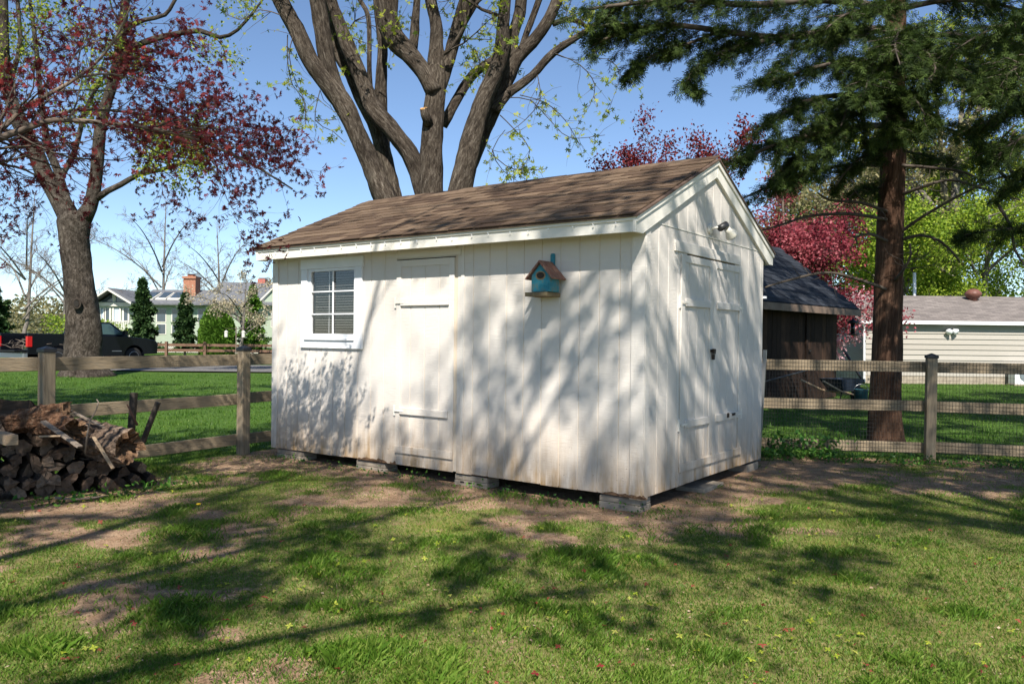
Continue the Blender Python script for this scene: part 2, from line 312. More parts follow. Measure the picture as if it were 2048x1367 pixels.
# backing walls (their face shows only in the grooves)
bk = MB(); bk.box(.02, .63, .0025, .06, ZB + .01, 2.47); bk.box(1.412, L - .02, .0025, .06, ZB + .01, 2.47); bk.box(.631, 1.411, .0025, .06, ZB + .01, 1.42); bk.box(.631, 1.411, .0025, .06, 2.205, 2.47)
bk.build('front_wall', M['groove'], shed)
g = MB(); g.prism([(.02, ZB + .01), (W - .02, ZB + .01), (W - .02, roof_z(W) - .06), (W / 2, ZR - .07), (.02, roof_z(0) - .06)], L - .06, L - .0025, 'x'); g.build('gable_wall', M['groove'], shed)
g = MB(); g.prism([(.0, ZB), (W, ZB), (W, roof_z(W) - .06), (W / 2, ZR - .07), (0, roof_z(0) - .06)], 0.0, .05, 'x'); g.build('far_gable_wall', M['siding'], shed)
MB().box(.05, L - .02, W - .05, W, ZB, 2.45).build('back_wall', M['siding'], shed)
MB().box(.03, L - .03, .07, W - .06, ZB + .012, ZB + .1).build('floor_deck', M['dark'], shed)
# front siding boards, split round the window
edges = [.006] + [.248 + .2004 * k for k in range(23)] + [L - .004]; G = .0035
def board(x0, x1, z0, z1, parent=shed, y0=-.004, y1=.012, mat='siding'):
    o = MB().box(x0 + G, x1 - G, y0, y1, z0, z1).build('siding_board', M[mat], parent); return bevel(o, .003, 1)
for a, b in zip(edges[:-1], edges[1:]):
    zb = ZB + rng.uniform(-.006, .004)
    if b < .55 or a > 1.5 and not (1.98 < a and b < 2.9) :
        if 2.02 < b and a < 2.03: b = 2.03
        if a < 2.83 < b: a = 2.83
        if b - a > .02: board(a, b, zb, 2.44)
    elif a < 1.52 and b > .53:
        board(a, b, zb, 1.36); board(a, b, 2.27, 2.44)
        if a < .52: board(a, .535, 1.3605, 2.2695)
        elif b > 1.53: board(1.505, b, 1.3605, 2.2695)
board(2.03, 2.83, 2.25, 2.44)
# corner and seam trim
for nm, bx_ in (('corner_trim', (-.006, .092, -.022, -.005, ZB - .004, 2.44)), ('corner_trim', (4.778, L + .014, -.022, -.005, ZB - .012, 2.44)), ('corner_trim', (L + .001, L + .0165, -.004, .075, ZB - .012, 2.44)), ('seam_batten', (2.905, 2.945, -.014, -.005, ZB, 2.36))):
    bevel(MB().box(*bx_).build(nm, M['trim'], shed), .003)
# rotten bottom edge flakes
for x, wd in ((1.45, .35), (1.62, .3), (4.5, .3), (4.68, .26), (4.84, .1), (1.95, .12)):
    pts = [(x, ZB - .002)]; n = 9
    pts += [(x + wd * k / n, ZB + .008 + rng.random() * .035 * math.sin(math.pi * k / n)) for k in range(1, n)] + [(x + wd, ZB - .002)]
    MB().prism(pts, -.027 if x > 4.6 else -.0075, -.003, 'y').build('rotten_edge', M['rot'], shed)
# ---- front door
def door(name, label, x0, x1, z0, z1, face, parts, hinge_x, stile=.066, boards=None, midz=(), full=()):
    """face(x, y0, y1, z0, z1) -> box extents in shed axes; y0<y1 measured outward-in"""
    d = link(name, None, shed); d['label'] = label
    n = boards; ew = (x1 - x0) / n
    for k in range(n):
        a, b = x0 + ew * k, x0 + ew * (k + 1)
        bevel(MB().box(*face(a + .0035, b - .0035, -.008, .01, z0, z1)).build('board', M['siding'], d), .003, 1)
    MB().box(*face(x0, x1, -.002, .006, z0 + .01, z1 - .01)).build('backing', M['groove'], d)
    for a, b in ((x0, x0 + stile), (x1 - stile, x1)): bevel(MB().box(*face(a, b, -.019, -.0085, z0 + .19, z1)).build('stile', M['trim'], d), .003)
    bevel(MB().box(*face(x0 + stile + .001, x1 - stile - .001, -.0185, -.0085, z1 - .068, z1)).build('rail', M['trim'], d), .003)
    for z in midz: bevel(MB().box(*face(x0 + stile + .001, x1 - stile - .001, -.031, -.0085, z - .034, z + .034)).build('rail', M['trim'], d), .003)
    for z in full: bevel(MB().box(*face(x0, x1, -.026, -.0085, z - .037, z + .037)).build('rail', M['trim'], d), .003)
    for z in midz:
        s = 1 if hinge_x < (x0 + x1) / 2 else -1
        h = MB(); a, b = sorted((hinge_x - .012 * s, hinge_x + .014 * s)); h.box(*face(a, b, -.018, -.005, z - .055, z + .055))
        a, b = sorted((hinge_x + .0141 * s, hinge_x + .14 * s)); h.box(*face(a, b, -.0345, -.0315, z - .008, z + .008)); h.build('hinge', M['cream_trim'], d)
    return d
fface = lambda a, b, y0, y1, z0, z1: (a, b, y0, y1, z0, z1)
d1 = door('front_door', 'narrow cream plank door flush in the long front wall', 2.035, 2.822, ZB, 2.24, fface, None, 2.018, boards=4, midz=(1.803, .68), full=(.278,))
MB().box(2.03, 2.826, -.0065, .002, 2.242, 2.25).build('door_gap', M['dark'], d1)
MB().box(2.02, 2.9, -.016, -.0045, 2.262, 2.325).build('head_trim', M['trim'], d1)
# ---- gable boards and double door
gface = lambda a, b, y0, y1, z0, z1: (L - y1, L - y0, a, b, z0, z1)
ge = [.0] + [.05 + .2004 * k for k in range(1, 15)] + [W]
for a, b in zip(ge[:-1], ge[1:]):
    def gb(z0, zt):
        def top(y): return min(zt, roof_z(y) - .05)
        o = MB(); ys_ = [a + G, b - G]
        if a < W / 2 < b: ys_ = [a + G, W / 2, b - G]
        o.prism([(y, z0) for y in (ys_[0], ys_[-1])] + [(y, top(y)) for y in ys_[::-1]], L - .012, L + .004, 'x'); bevel(o.build('siding_board', M['siding'], shed), .003, 1)
    in_door = a > .66 and b < 2.25
    if not in_door: gb(ZB, 2.445); gb(2.455, 9)
    else: gb(2.25, 2.445); gb(2.455, 9)
MB().box(L - .006, L + .009, .08, W - .02, 2.4455, 2.4545).build('seam_flashing', M['cream_trim'], shed)
MB().box(*gface(.66, .70, -.005, .01, ZB, 2.24)).build('jamb', M['trim'], shed); MB().box(*gface(2.252, 2.29, -.005, .01, ZB, 2.24)).build('jamb', M['trim'], shed)
for a, b, hx in ((.705, 1.452, .69), (1.46, 2.248, 2.264)):
    d2 = door('double_door_leaf', 'left leaf of the cream double door in the gable end' if a < 1 else 'right leaf of the cream double door in the gable end', a, b, ZB + .005, 2.228, gface, None, hx, stile=.08, boards=4, midz=(1.793, .675), full=(.282,))
MB().box(*gface(.69, 2.25, -.003, .008, 2.2285, 2.24)).build('door_gap', M['dark'], shed)
bevel(MB().box(*gface(.56, 2.2, -.02, -.0045, 2.244, 2.34)).build('header_board', M['trim'], shed), .003)
h = MB(); h.box(*gface(1.37, 1.50, -.034, -.0265, 1.335, 1.36)); h.box(*gface(1.40, 1.44, -.055, -.0345, 1.315, 1.365)); h.box(*gface(1.405, 1.435, -.05, -.03, 1.26, 1.312)); h.build('hasp', M['iron'], shed)
h = MB(); h.box(*gface(1.81, 1.85, -.045, -.037, .665, .71)); h.box(*gface(1.95, 2.03, -.042, -.037, .675, .70)); h.build('bolt', M['iron'], shed)
# ---- fascia, rake boards, soffit, roof
bevel(MB().box(-RK, 2.42, -OV, -OV + .02, ZF0, ZF1 - .012).build('fascia', M['cream_trim'], shed), .003)
bevel(MB().box(2.423, L + RK, -OV, -OV + .02, ZF0, ZF1 - .012).build('fascia', M['cream_trim'], shed), .003)
bevel(MB().box(-RK, L + RK, -OV - .014, -OV - .001, ZF1 - .05, ZF1 - .008).build('drip_board', M['cream_trim'], shed), .003)
MB().box(-RK + .02, L, -OV + .021, -.005, 2.441, 2.452).build('soffit', M['cream_trim'], shed)
MB().box(-RK, L + RK, W + OV - .02, W + OV, ZF0, ZF1 - .012).build('fascia', M['cream_trim'], shed)
for xa, xb in ((L + .005, L + .034), (-.034, -.005)):
    for s in (0, 1):
        y0, y1 = (-OV - .012, W / 2) if s == 0 else (W + OV + .012, W / 2)
        zt = lambda y: roof_z(y) - .012
        pl = [(y0, ZF0 - .004), (y0, zt(y0) if s == 0 else ZF1 - .014), (y1 + (-.001 if s == 0 else .001), zt(y1)), (y1 + (-.001 if s == 0 else .001), zt(y1) - .165), (y0 + (.13 if s == 0 else -.13), ZF0 - .004)]
        bevel(MB().prism(pl, xa, xb, 'x').build('rake_board', M['cream_trim'], shed), .003)
        # narrow upper moulding
        pl = [(y0, zt(y0) - .045 if s == 0 else ZF1 - .06), (y0, zt(y0) + .002 if s == 0 else ZF1 - .012), (y1, zt(y1) + .002), (y1, zt(y1) - .045)]
        q = .014 if xa > 0 else -.014; MB().prism(pl, xb + .0005 if xa > 0 else xa + q, xb + q if xa > 0 else xa - .0005, 'x').build('rake_moulding', M['cream_trim'], shed)
sx0, sx1 = -.075, L + .06; slen = (W / 2 + OV + .03) / math.cos(ANG)
roof = MB()
yE = -OV - .03; zE = ZF1 - SL * .03
roof.prism([(yE, zE - .012), (W / 2, ZR - .010), (W + OV + .03, zE - .012), (W + OV + .03, zE + .003), (W / 2, ZR + .006), (yE, zE + .003)], sx0, sx1, 'x')
roof = roof.build('roof', M['roofbase'], shed)
TABW, EXPO = .303, .1435; ncs = int(slen / EXPO) + 1
tm = MB(); tm.box(.004, TABW - .004, 0, EXPO * 1.25, 0, .008); tm = tm.mesh('shingle', M['shingle'])
half = MB(); half.box(.004, TABW / 2 - .004, 0, EXPO * 1.25, 0, .008); half = half.mesh('shingle_half', M['shingle'])
nt_ = int((sx1 - sx0) / TABW)
for c in range(ncs):
    x = sx0 - .006 + (0 if c % 2 else 0); first = True; y = c * EXPO - .012
    yy = yE + y * math.cos(ANG); zz = zE + .004 + y * math.sin(ANG)
    if c == ncs - 1: yy -= .0; 
    xs_ = []
    if c % 2: xs_.append((x, half)); x += TABW / 2
    while x + TABW <= sx1 + .03: xs_.append((x, tm)); x += TABW
    if sx1 + .012 - x > .12: xs_.append((x, half))
    for x_, me_ in xs_:
        o = link('shingle', me_, roof, (x_, yy, zz + .008 + rng.random() * .005), (ANG - .045 + rng.uniform(-.006, .012), 0, rng.uniform(-.004, .004)))
rc = MB(); rc.add([(0, -.13, -.058), (.3, -.13, -.058), (.3, 0, 0), (0, 0, 0), (.3, .13, -.058), (0, .13, -.058)], [(0, 1, 2, 3), (3, 2, 4, 5)]); rc = rc.mesh('ridge_shingle', M['shingle'])
for k in range(33):
    o = link('ridge_shingle', rc, roof, (sx0 + .005 + k * .1455, W / 2, ZR + .024 + rng.random() * .003), (0, .035, 0))
    if sx0 + k * .1455 + .3 > sx1 + .06: bpy.data.objects.remove(o); break
# light clips on the fascia
cl = MB(); cl.box(-.004, .004, -.009, 0, 0, .010); cl.box(-.002, .002, -.012, -.0095, .003, .017); cl = cl.mesh('clip', M['white'])
for k in range(22): link('light_clip', cl, shed, (.1 + k * .222 + rng.uniform(-.02, .02), -OV - .0155, ZF1 - .075 + rng.uniform(-.006, .01)))
# ---- window
win = link('window', None, shed); win['label'] = 'white framed six pane window with dark horizontal blinds'
def wb(nm, x0, x1, y0, y1, z0, z1, mat='white', bv=.003):
    o = MB().box(x0, x1, y0, y1, z0, z1).build(nm, M[mat], win); bevel(o, bv) if bv else None; return o
wb('casing', .523, .629, -.03, -.0045, 1.412, 2.206); wb('casing', 1.413, 1.525, -.03, -.0045, 1.412, 2.206); wb('casing', .518, 1.54, -.033, -.0045, 2.207, 2.318); wb('casing', .518, 1.535, -.032, -.0045, 1.31, 1.411)
wb('sill', .6, 1.42, -.05, -.0325, 1.40, 1.418)
for x0, x1, z0, z1 in ((.63, .682, 1.419, 2.205), (1.392, 1.412, 1.419, 2.205), (.683, 1.391, 2.175, 2.205), (.683, 1.391, 1.419, 1.472)): wb('sash', x0, x1, -.018, .02, z0, z1)
wb('muntin', 1.037, 1.053, -.012, .004, 1.473, 2.174)
for z in (1.947, 1.693):
    for x0, x1 in ((.684, 1.0365), (1.0535, 1.39)): wb('muntin', x0, x1, -.0115, .004, z - .008, z + .008)
xs_, zs_ = [(.683, 1.0365), (1.0535, 1.391)], [(1.4725, 1.6845), (1.7015, 1.9385), (1.9555, 2.1745)]
for a, b in xs_:
    for c, d in zs_: wb('pane', a, b, .006, .009, c, d, 'clear_glass', 0)
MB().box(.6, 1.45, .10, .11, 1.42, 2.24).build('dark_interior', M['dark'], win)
slm = MB(); slm.add([(0, -.007, -.003), (.66, -.007, -.003), (.66, .007, .003), (0, .007, .003), (0, 0, .002), (.66, 0, .002)], [(0, 1, 5, 4), (4, 5, 2, 3)]); slm = slm.mesh('blind_slat', M['slat'])
for k in range(24): link('blind_slat', slm, win, (.725, .022, 1.484 + k * .0292), (rng.uniform(-.06, .06) - .28, rng.uniform(-.006, .006), 0))
MB().box(.96, .964, .011, .013, 1.48, 2.17).build('blind_cord', M['white'], win)
MB().box(L - .05, L + .03, W + .002, W + .05, 1.93, 1.955).build('wall_hook', M['white'], shed)
# ---- blocks under the shed (each a thing)
def shedpt(x, y, z=0): q = SO + UX * x + WY * y; return (q[0], q[1], z)
bkl = [(.06, .545, 'grey concrete block under the far left corner of the shed front'), (1.42, 1.865, 'grey concrete block under the shed wall left of the front door'), (2.826, 3.235, 'grey holed concrete block under the shed wall right of the front door'), (4.466, 4.868, 'grey concrete block under the near corner of the shed')]
for i, (a, b, lb) in enumerate(bkl):
    o = MB(); hb = ZB - .016; o.box(0, b - a, 0, .2, -.04, hb * .45); o.box(.004, b - a - .004, .003, .2, hb * .45 + .002, hb)
    if i == 2:
        for q in (.07, .17, .28): o.box(q, q + .06, -.002, .05, .015, .04, 1)
    tag(bevel(o.build('concrete_block', [M['concrete'], M['dark']], None, shedpt(a, .012), (0, 0, -TH)), .008), lb, 'block', 'concrete blocks carrying the shed')
for y0, ln, lb in ((1.16, .5, 'flat grey concrete paver in front of the double door sill'), (2.55, .36, 'grey concrete block under the far right corner of the shed')):
    o = MB(); o.box(-.2, .02 if ln < .4 else .1, 0, ln, -.03, .085 if ln < .4 else .035); tag(bevel(o.build('concrete_block', M['concrete'], None, shedpt(L - .03, y0), (0, 0, -TH)), .01), lb, 'block', 'concrete blocks carrying the shed')
# ------------------------------------------------------------------ birdhouse on the front wall
bh = thing('birdhouse', 'weathered teal birdhouse with a red roof hung on the shed front', 'birdhouse', shedpt(3.98, -.006, 1.82), -TH)
bw = .098; Z0 = .04
o = MB(); o.prism([(-bw, Z0), (bw, Z0), (bw, .19), (0, .295), (-bw, .19)], -.205, -.055, 'y'); bevel(o.build('box', M['blue'], bh), .004)
o = MB(); o.box(-.165, .07 + .0, -.215, 0.0, 0, .037); o = MB(); o.box(-.155, .08, -.225, -.002, 0, .037); bevel(o.build('platform', M['plank'], bh), .005)
for s in (-1, 1):
    o = MB(); q = math.atan2(.105, bw); n_ = (math.sin(q) * .014 * s, math.cos(q) * .014); a_ = (0.0, .297); b_ = (s * (bw + .042), .297 - .14 * .105 / bw)
    pl = [(a_[0], a_[1]), b_, (b_[0] + n_[0], b_[1] + n_[1]), (a_[0], a_[1] + .02)]
    o.prism(pl if s > 0 else pl[::-1], -.235, -.02, 'y'); o.build('roof_panel', M['redroof'], bh)
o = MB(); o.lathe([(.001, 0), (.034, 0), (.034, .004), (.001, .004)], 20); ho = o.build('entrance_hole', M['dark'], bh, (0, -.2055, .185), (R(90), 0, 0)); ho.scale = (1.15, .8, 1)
o = MB(); o.lathe([(.046, 0), (.046, .002), (.036, .003), (.036, 0)], 20); ho = o.build('worn_rim', M['plank'], bh, (0, -.2052, .183), (R(90), 0, 0)); ho.scale = (1.15, .85, 1)
o = MB(); o.prism([(-.022, .0), (.022, .0), (.022, .38), (.014, .395), (-.014, .395), (-.022, .38)], -.02, -.002, 'y'); bevel(o.build('hanger_board', M['blue'], bh), .004)
o = MB(); o.box(-.05, .05, -.0545, -.0205, .06, .2); o.build('spacer', M['blue'], bh)
# ------------------------------------------------------------------ flood lamp on the gable
fl = thing('flood_lamp', 'clear floodlight in a black socket mounted high on the shed gable', 'lamp', shedpt(L + .006, 1.36, 2.53), -TH)
o = MB(); o.lathe([(.045, 0), (.045, .02), (.02, .025)], 16); o.build('base_plate', M['cream_trim'], fl, (0, 0, 0), (0, R(90), 0))
o = MB(); o.tube([(.02, 0, 0), (.07, 0, .01), (.1, .02, .02)], [.012] * 3, 8); o.build('arm', M['cream_trim'], fl, smooth=True)
o = MB(); o.lathe([(.02, -.05), (.034, -.045), (.036, .05), (.03, .055)], 18); o.build('socket', M['cap'], fl, (.12, .04, .02), (R(-55), R(40), 0), smooth=True)
o = MB(); o.lathe([(.03, .0), (.035, .03), (.06, .08), (.066, .095), (.055, .105), (.01, .108)], 20); bl = o.build('bulb', simple('lamp glass', (.62, .60, .52), rough=.12, spec=.6), fl, (.145, .085, -.0), (R(-125), R(-20), 0), smooth=True)
# ------------------------------------------------------------------ post and rail fences
def fence(name, label, posts, rails, railh, rear, cap=True, rail_t=.03, pw=.115, ph=1.27, n0=0):
    t = thing(name, label, 'fence', (0, 0, 0)); r_ = random.Random(n0)
    for i, (x, y) in enumerate(posts):
        a = math.atan2(posts[min(i + 1, len(posts) - 1)][1] - posts[max(i - 1, 0)][1], posts[min(i + 1, len(posts) - 1)][0] - posts[max(i - 1, 0)][0])
        p = bevel(MB().box(-pw / 2, pw / 2, -pw / 2, pw / 2, -.2, ph).build('post', M['post'], t, (x, y, 0), (r_.uniform(-.008, .008), r_.uniform(-.008, .008), a + r_.uniform(-.03, .03))), .008)
        if cap:
            q = pw / 2 + .009; c_ = MB(); c_.box(-q, q, -q, q, ph - .012, ph + .022); c_.add([(-q, -q, ph + .0225), (q, -q, ph + .0225), (q, q, ph + .0225), (-q, q, ph + .0225), (0, 0, ph + .052)], [(0, 1, 4), (1, 2, 4), (2, 3, 4), (3, 0, 4)]); bevel(c_.build('post_cap', M['cap'], p), .004)
    for (x0, y0), (x1, y1) in zip(posts[:-1], posts[1:]):
        ln = math.hypot(x1 - x0, y1 - y0); a = math.atan2(y1 - y0, x1 - x0)
        for z in rails:
            o = MB(); o.box(.004, ln - .004, 0, rail_t, -railh / 2, railh / 2)
            off = rear * (pw / 2 + .002) - (rail_t if rear < 0 else 0)
            bevel(o.build('rail', M['pine'], t, (x0 - math.sin(a) * off, y0 + math.cos(a) * off, z - railh / 2 + r_.uniform(-.008, .008)), (r_.uniform(-.01, .01), r_.uniform(-.004, .004), a)), .005)
    return t
dl = np.array([1.25, 1.97]) / math.hypot(1.25, 1.97) * 2.333
pl = [(-3.25 + dl[0] * k, 9.72 + dl[1] * k) for k in (-2, -1, 0, 1)]
fence('post_and_rail_fence', 'weathered three rail wood fence behind the log pile left of the shed', pl, (1.215, .735, .235), .132, 1, n0=2)
pr = [(2.75, 10.26), (5.18, 9.90), (7.55, 9.02), (9.9, 8.2)]
rf = fence('post_and_rail_fence', 'three rail wood fence backed with black wire mesh right of the shed', pr, (1.215, .72, .215), .132, 1, n0=5)
wm = MB()
for (x0, y0), (x1, y1) in zip(pr[:-1], pr[1:]):
    ln = math.hypot(x1 - x0, y1 - y0); a = math.atan2(y1 - y0, x1 - x0); ca, sa = math.cos(a), math.sin(a); off = .052
    def q(s, z, e): return (x0 + ca * s - sa * (off + e), y0 + sa * s + ca * (off + e), z)
    def bar(s0, s1, z0, z1): wm.add([q(s0, z0, 0), q(s1, z0, 0), q(s1, z1, 0), q(s0, z1, 0), q(s0, z0, .0016), q(s1, z0, .0016), q(s1, z1, .0016), q(s0, z1, .0016)], [(0, 1, 2, 3), (7, 6, 5, 4), (0, 4, 5, 1), (3, 2, 6, 7), (0, 3, 7, 4), (1, 5, 6, 2)])
    for k in range(int(ln / .036)): bar(k * .036, k * .036 + .0026, .03, 1.215)
    for k in range(24): bar(0, ln, .03 + k * .05, .0324 + k * .05)
tag(wm.build('wire_mesh', M['wire'], rf), kind='stuff')
# ------------------------------------------------------------------ wood pile
m_logside = objrand('split log side', (.03, .021, .016), (.06, .042, .03), (.10, .07, .05), 9, (1.5, 8, 8), bs=.9, bd=.02)
m_logend = objrand('log end grain', (.085, .056, .04), (.15, .10, .07), (.23, .165, .118), 22, bs=.9, bd=.012)
m_rot = simple('rotten log wood', (.05, .024, .013), (.17, .085, .045), 9, (3, 1, 3), 'obj', .95, 1.0, .04, c3=(.30, .20, .13), lo=.3, hi=.7)
rng = random.Random(11)
def log_mesh(k):
    r_ = random.Random(100 + k); kind = k % 4; n = 16
    if kind == 0: base = [(-.095, -.045), (-.02, -.075), (.09, -.05), (.10, .01), (.02, .075), (-.07, .05)]
    elif kind == 1: base = [(-.085, -.06), (.09, -.055), (.07, .03), (.0, .085), (-.05, .06)]
    elif kind == 2: base = [(-.10, -.03), (-.05, -.05), (.05, -.055), (.11, -.02), (.06, .04), (-.03, .055), (-.09, .03)]
    else: base = [(.075 * math.cos(a) * (1 + .06 * math.sin(3 * a)), .07 * math.sin(a)) for a in [2 * math.pi * q / 11 for q in range(11)]]
    base = [(x * r_.uniform(.88, 1.12), y * r_.uniform(.88, 1.12)) for x, y in base]
    sc = r_.uniform(.6, .85); ln = r_.uniform(.34, .44); ring = []
    pts = []
    for i, (x, y) in enumerate(base):                        # one extra jittered point on every edge
        x2, y2 = base[(i + 1) % len(base)]; pts.append((x * sc, y * sc)); pts.append(((x + x2) / 2 * sc + r_.uniform(-.008, .008), (y + y2) / 2 * sc + r_.uniform(-.008, .008)))
    o = MB(); n = len(pts); segs = 5; vv = []
    for s_ in range(segs):
        t = s_ / (segs - 1); q = 1 + r_.uniform(-.06, .06); dx, dy = r_.uniform(-.006, .006), r_.uniform(-.006, .006)
        for (x, y) in pts: vv.append((ln * (t - .5) + (r_.uniform(-.012, .012) if s_ in (0, segs - 1) else 0), x * q + dx, y * q + dy))
    fs = [(s_ * n + i, s_ * n + (i + 1) % n, (s_ + 1) * n + (i + 1) % n, (s_ + 1) * n + i) for s_ in range(segs - 1) for i in range(n)]
    o.add(vv, fs, 0)
    for e, off in ((0, 0), (segs - 1, (segs - 1) * n)):      # cracked, slightly domed end
        c_ = len(o.v); xe = vv[off][0] + (.008 if e else -.008)
        o.add([vv[off + i] for i in range(n)] + [(xe, r_.uniform(-.015, .015), r_.uniform(-.015, .015))], [((i, (i + 1) % n, n) if e else ((i + 1) % n, i, n)) for i in range(n)], 1)
    return o.mesh('log', [m_logside, m_logend])
LM = [log_mesh(k) for k in range(14)]
A, B = np.array([-5.15, 6.12]), np.array([-3.36, 7.72]); dv = (B - A) / np.linalg.norm(B - A); nv = np.array([-dv[1], dv[0]]); FL = float(np.linalg.norm(B - A))
yaw0 = math.atan2(nv[1], nv[0])
LOGL = 'split firewood log with a pale brown cut end stacked in the wood pile'
def put_log(p, yaw, pitch, roll, label=LOGL, group='split logs in the wood pile', me_=None, sc=1):
    o = link('firewood_log', me_ or rng.choice(LM), None, p, (roll, pitch, yaw)); o.scale = (sc, sc, sc); return tag(o, label, 'log', group)
def top_h(s): return .62 if s < FL - 1.15 else .62 - .42 * max(0, (s - FL + 1.15)) / 1.15
ROWS = []; z = .06; row = 0
while z < .60:
    ROWS.append([])
    s = .02 + (row % 2) * .07 + row * .01
    while s < FL - .05 - row * .13:
        if z < top_h(s) + .02:
            q = A + dv * (s + rng.uniform(-.02, .02)) + nv * (.2 + rng.uniform(-.07, .08) + row * .03)
            ROWS[-1].append(put_log)
            ROWS[-1][-1] = put_log((q[0], q[1], z + rng.uniform(-.018, .018)), yaw0 + rng.uniform(-.28, .28), rng.uniform(-.1, .1), rng.uniform(0, 6.28))
        s += rng.uniform(.115, .155)
    z += .085; row += 1
ORD = 'first second third fourth fifth sixth seventh eighth ninth tenth eleventh twelfth thirteenth fourteenth fifteenth sixteenth seventeenth eighteenth nineteenth twentieth'.split()
for r_i, rw in enumerate(ROWS):
    for c_i, o in enumerate(rw[::-1]): o['label'] = 'split log, %s from the right end in the %s row of the wood pile' % (ORD[c_i], ('bottom', 'second', 'third', 'fourth', 'fifth', 'sixth', 'seventh', 'eighth')[r_i])
for k in range(0):                                           # second rank behind
    s = rng.uniform(.0, FL - .5); q = A + dv * s + nv * (.62 + rng.uniform(-.1, .12)); put_log((q[0], q[1], rng.uniform(.25, .66)), yaw0 + rng.uniform(-.5, .5), rng.uniform(-.15, .15), rng.uniform(0, 6), 'dark firewood log in the rear rank of the wood pile', 'rear logs of the wood pile')
for k, (s, b, zz, yw, ro) in enumerate([(1.62, .34, .60, -.7, 1.5), (1.46, .5, .70, .4, 2.2), (1.3, .32, .70, .6, 1), (1.22, .55, .80, -1.0, 3), (1.1, .38, .80, 1.1, 2), (1.02, .6, .86, .5, 1), (.86, .35, .76, -.9, 0), (.8, .55, .82, 1.4, 4)]):
    q = A + dv * s + nv * b; put_log((q[0], q[1], zz - .07), yaw0 + yw, .1 * (-1) ** k, ro, 'dark loose log heaped on top of the wood pile, %s from the right' % ORD[k], 'loose logs on top of the wood pile', sc=1.25)
# big bark slabs / dark rotten trunk across the top
def rotten(name, label, p0, p1, r0, r1, seed, hollow=True, mat=None):
    r_ = random.Random(seed); n, sg = 44, 34; p0, p1 = Vector(p0), Vector(p1); ax = (p1 - p0); c = (p0 + p1) / 2; lnn = ax.length
    o = MB(); vv = []
    for s_ in range(sg):
        t = s_ / (sg - 1)
        for k in range(n):
            a = 2 * math.pi * k / n; f = float(fbm(np.array(math.cos(a) * 1.6 + t * 1.2 + seed), np.array(math.sin(a) * 1.6 + 7), seed, 4)); g_ = float(fbm(np.array(math.cos(a) * 3.2 + t * 5), np.array(math.sin(a) * 3.2 - t * 4), seed + 3, 3))
            h_ = float(fbm(np.array(math.cos(a) * 7 - t * 9), np.array(math.sin(a) * 7 + t * 8), seed + 5, 3)); r = (r0 * (1 - t) + r1 * t) * (.66 + .68 * f + .34 * (g_ - .5) + .26 * (h_ - .5)); vv.append(((t - .5) * lnn + (.10 * (f - .5) + .05 * (g_ - .5)) * (1 if s_ in (0, sg - 1) else .2) * 2, math.cos(a) * r, math.sin(a) * r))
    fs = [(s_ * n + k, s_ * n + (k + 1) % n, (s_ + 1) * n + (k + 1) % n, (s_ + 1) * n + k) for s_ in range(sg - 1) for k in range(n)]; o.add(vv, fs, 0)
    for e in (0, sg - 1):
        ringv = [Vector(vv[e * n + k]) for k in range(n)]; cx = sum(ringv, Vector()) / n; dirn = 1 if e else -1; rings = [ringv]
        for q, dep in ((.78, -.02), (.55, -.09 if hollow else .02), (.25, -.15 if hollow else .01)):
            rings.append([cx + (v - cx) * q * r_.uniform(.75, 1.25) + Vector((dirn * dep + r_.uniform(-.045, .045), r_.uniform(-.02, .02), r_.uniform(-.02, .02))) for v in ringv])
        vv2 = [v for rg in rings for v in rg] + [cx + Vector((dirn * (-.16 if hollow else .01), 0, 0))]; f2 = []
        for i in range(3):
            for k in range(n): f2.append((i * n + k, i * n + (k + 1) % n, (i + 1) * n + (k + 1) % n, (i + 1) * n + k))
        f2 += [(3 * n + k, 3 * n + (k + 1) % n, 4 * n) for k in range(n)]; o.add(vv2, f2, 1)
    ob = o.build(name, [mat or m_rot, M['rot']], None, c); ob.rotation_euler = ax.to_track_quat('X', 'Z').to_euler(); tag(ob, label, 'log'); return ob
m_rot2 = simple('pale rotten wood', (.06, .04, .028), (.18, .125, .09), 9, (1.2, 2.6, 2.6), 'obj', .95, 1.0, .03, c3=(.40, .30, .22), lo=.3, hi=.72)
e1 = P(262, 893, 7.15); rotten('rotten_log', 'large pale rotten log with a crumbling hollow end on the right of the wood pile', P(150, 870, 7.75), e1, .18, .145, 3, True, m_rot2)
rotten('decayed_log', 'dark decayed trunk lying across the top of the wood pile', P(-30, 850, 7.1), P(128, 832, 7.2), .09, .10, 9, False)
rotten('decayed_log', 'short dark decayed trunk slanting down in the middle of the wood pile', P(70, 838, 7.3), P(150, 862, 7.0), .12, .11, 14, True)
# sticks and boards on the pile
def stick(name, label, pts, r, mat, n=6, flat=None):
    o = MB(); pts = [P(*p) for p in pts]
    if flat:
        d = (pts[-1] - pts[0]); ob = MB().box(-d.length / 2, d.length / 2, -flat[0] / 2, flat[0] / 2, -flat[1] / 2, flat[1] / 2).build(name, mat, None, (pts[0] + pts[-1]) / 2); ob.rotation_euler = d.to_track_quat('X', 'Z').to_euler()
    else: o.tube(pts, [r * (1 - .5 * i / (len(pts) - 1)) for i in range(len(pts))], n); ob = o.build(name, mat, smooth=True)
    return tag(ob, label, 'stick')
m_grey = simple('grey weathered stick', (.17, .135, .105), (.28, .23, .185), 12, bs=.2); m_tan = simple('split tan wood', (.33, .235, .15), (.44, .33, .22), 14, (1, 1, 6), bs=.3)
stick('bare_twig', 'thin forked grey twig standing upright in the wood pile', [(170, 905, 6.95), (176, 860, 6.95), (180, 842, 6.95), (192, 820, 6.95), (197, 803, 6.95), (193, 798, 6.95)], .009, m_grey)
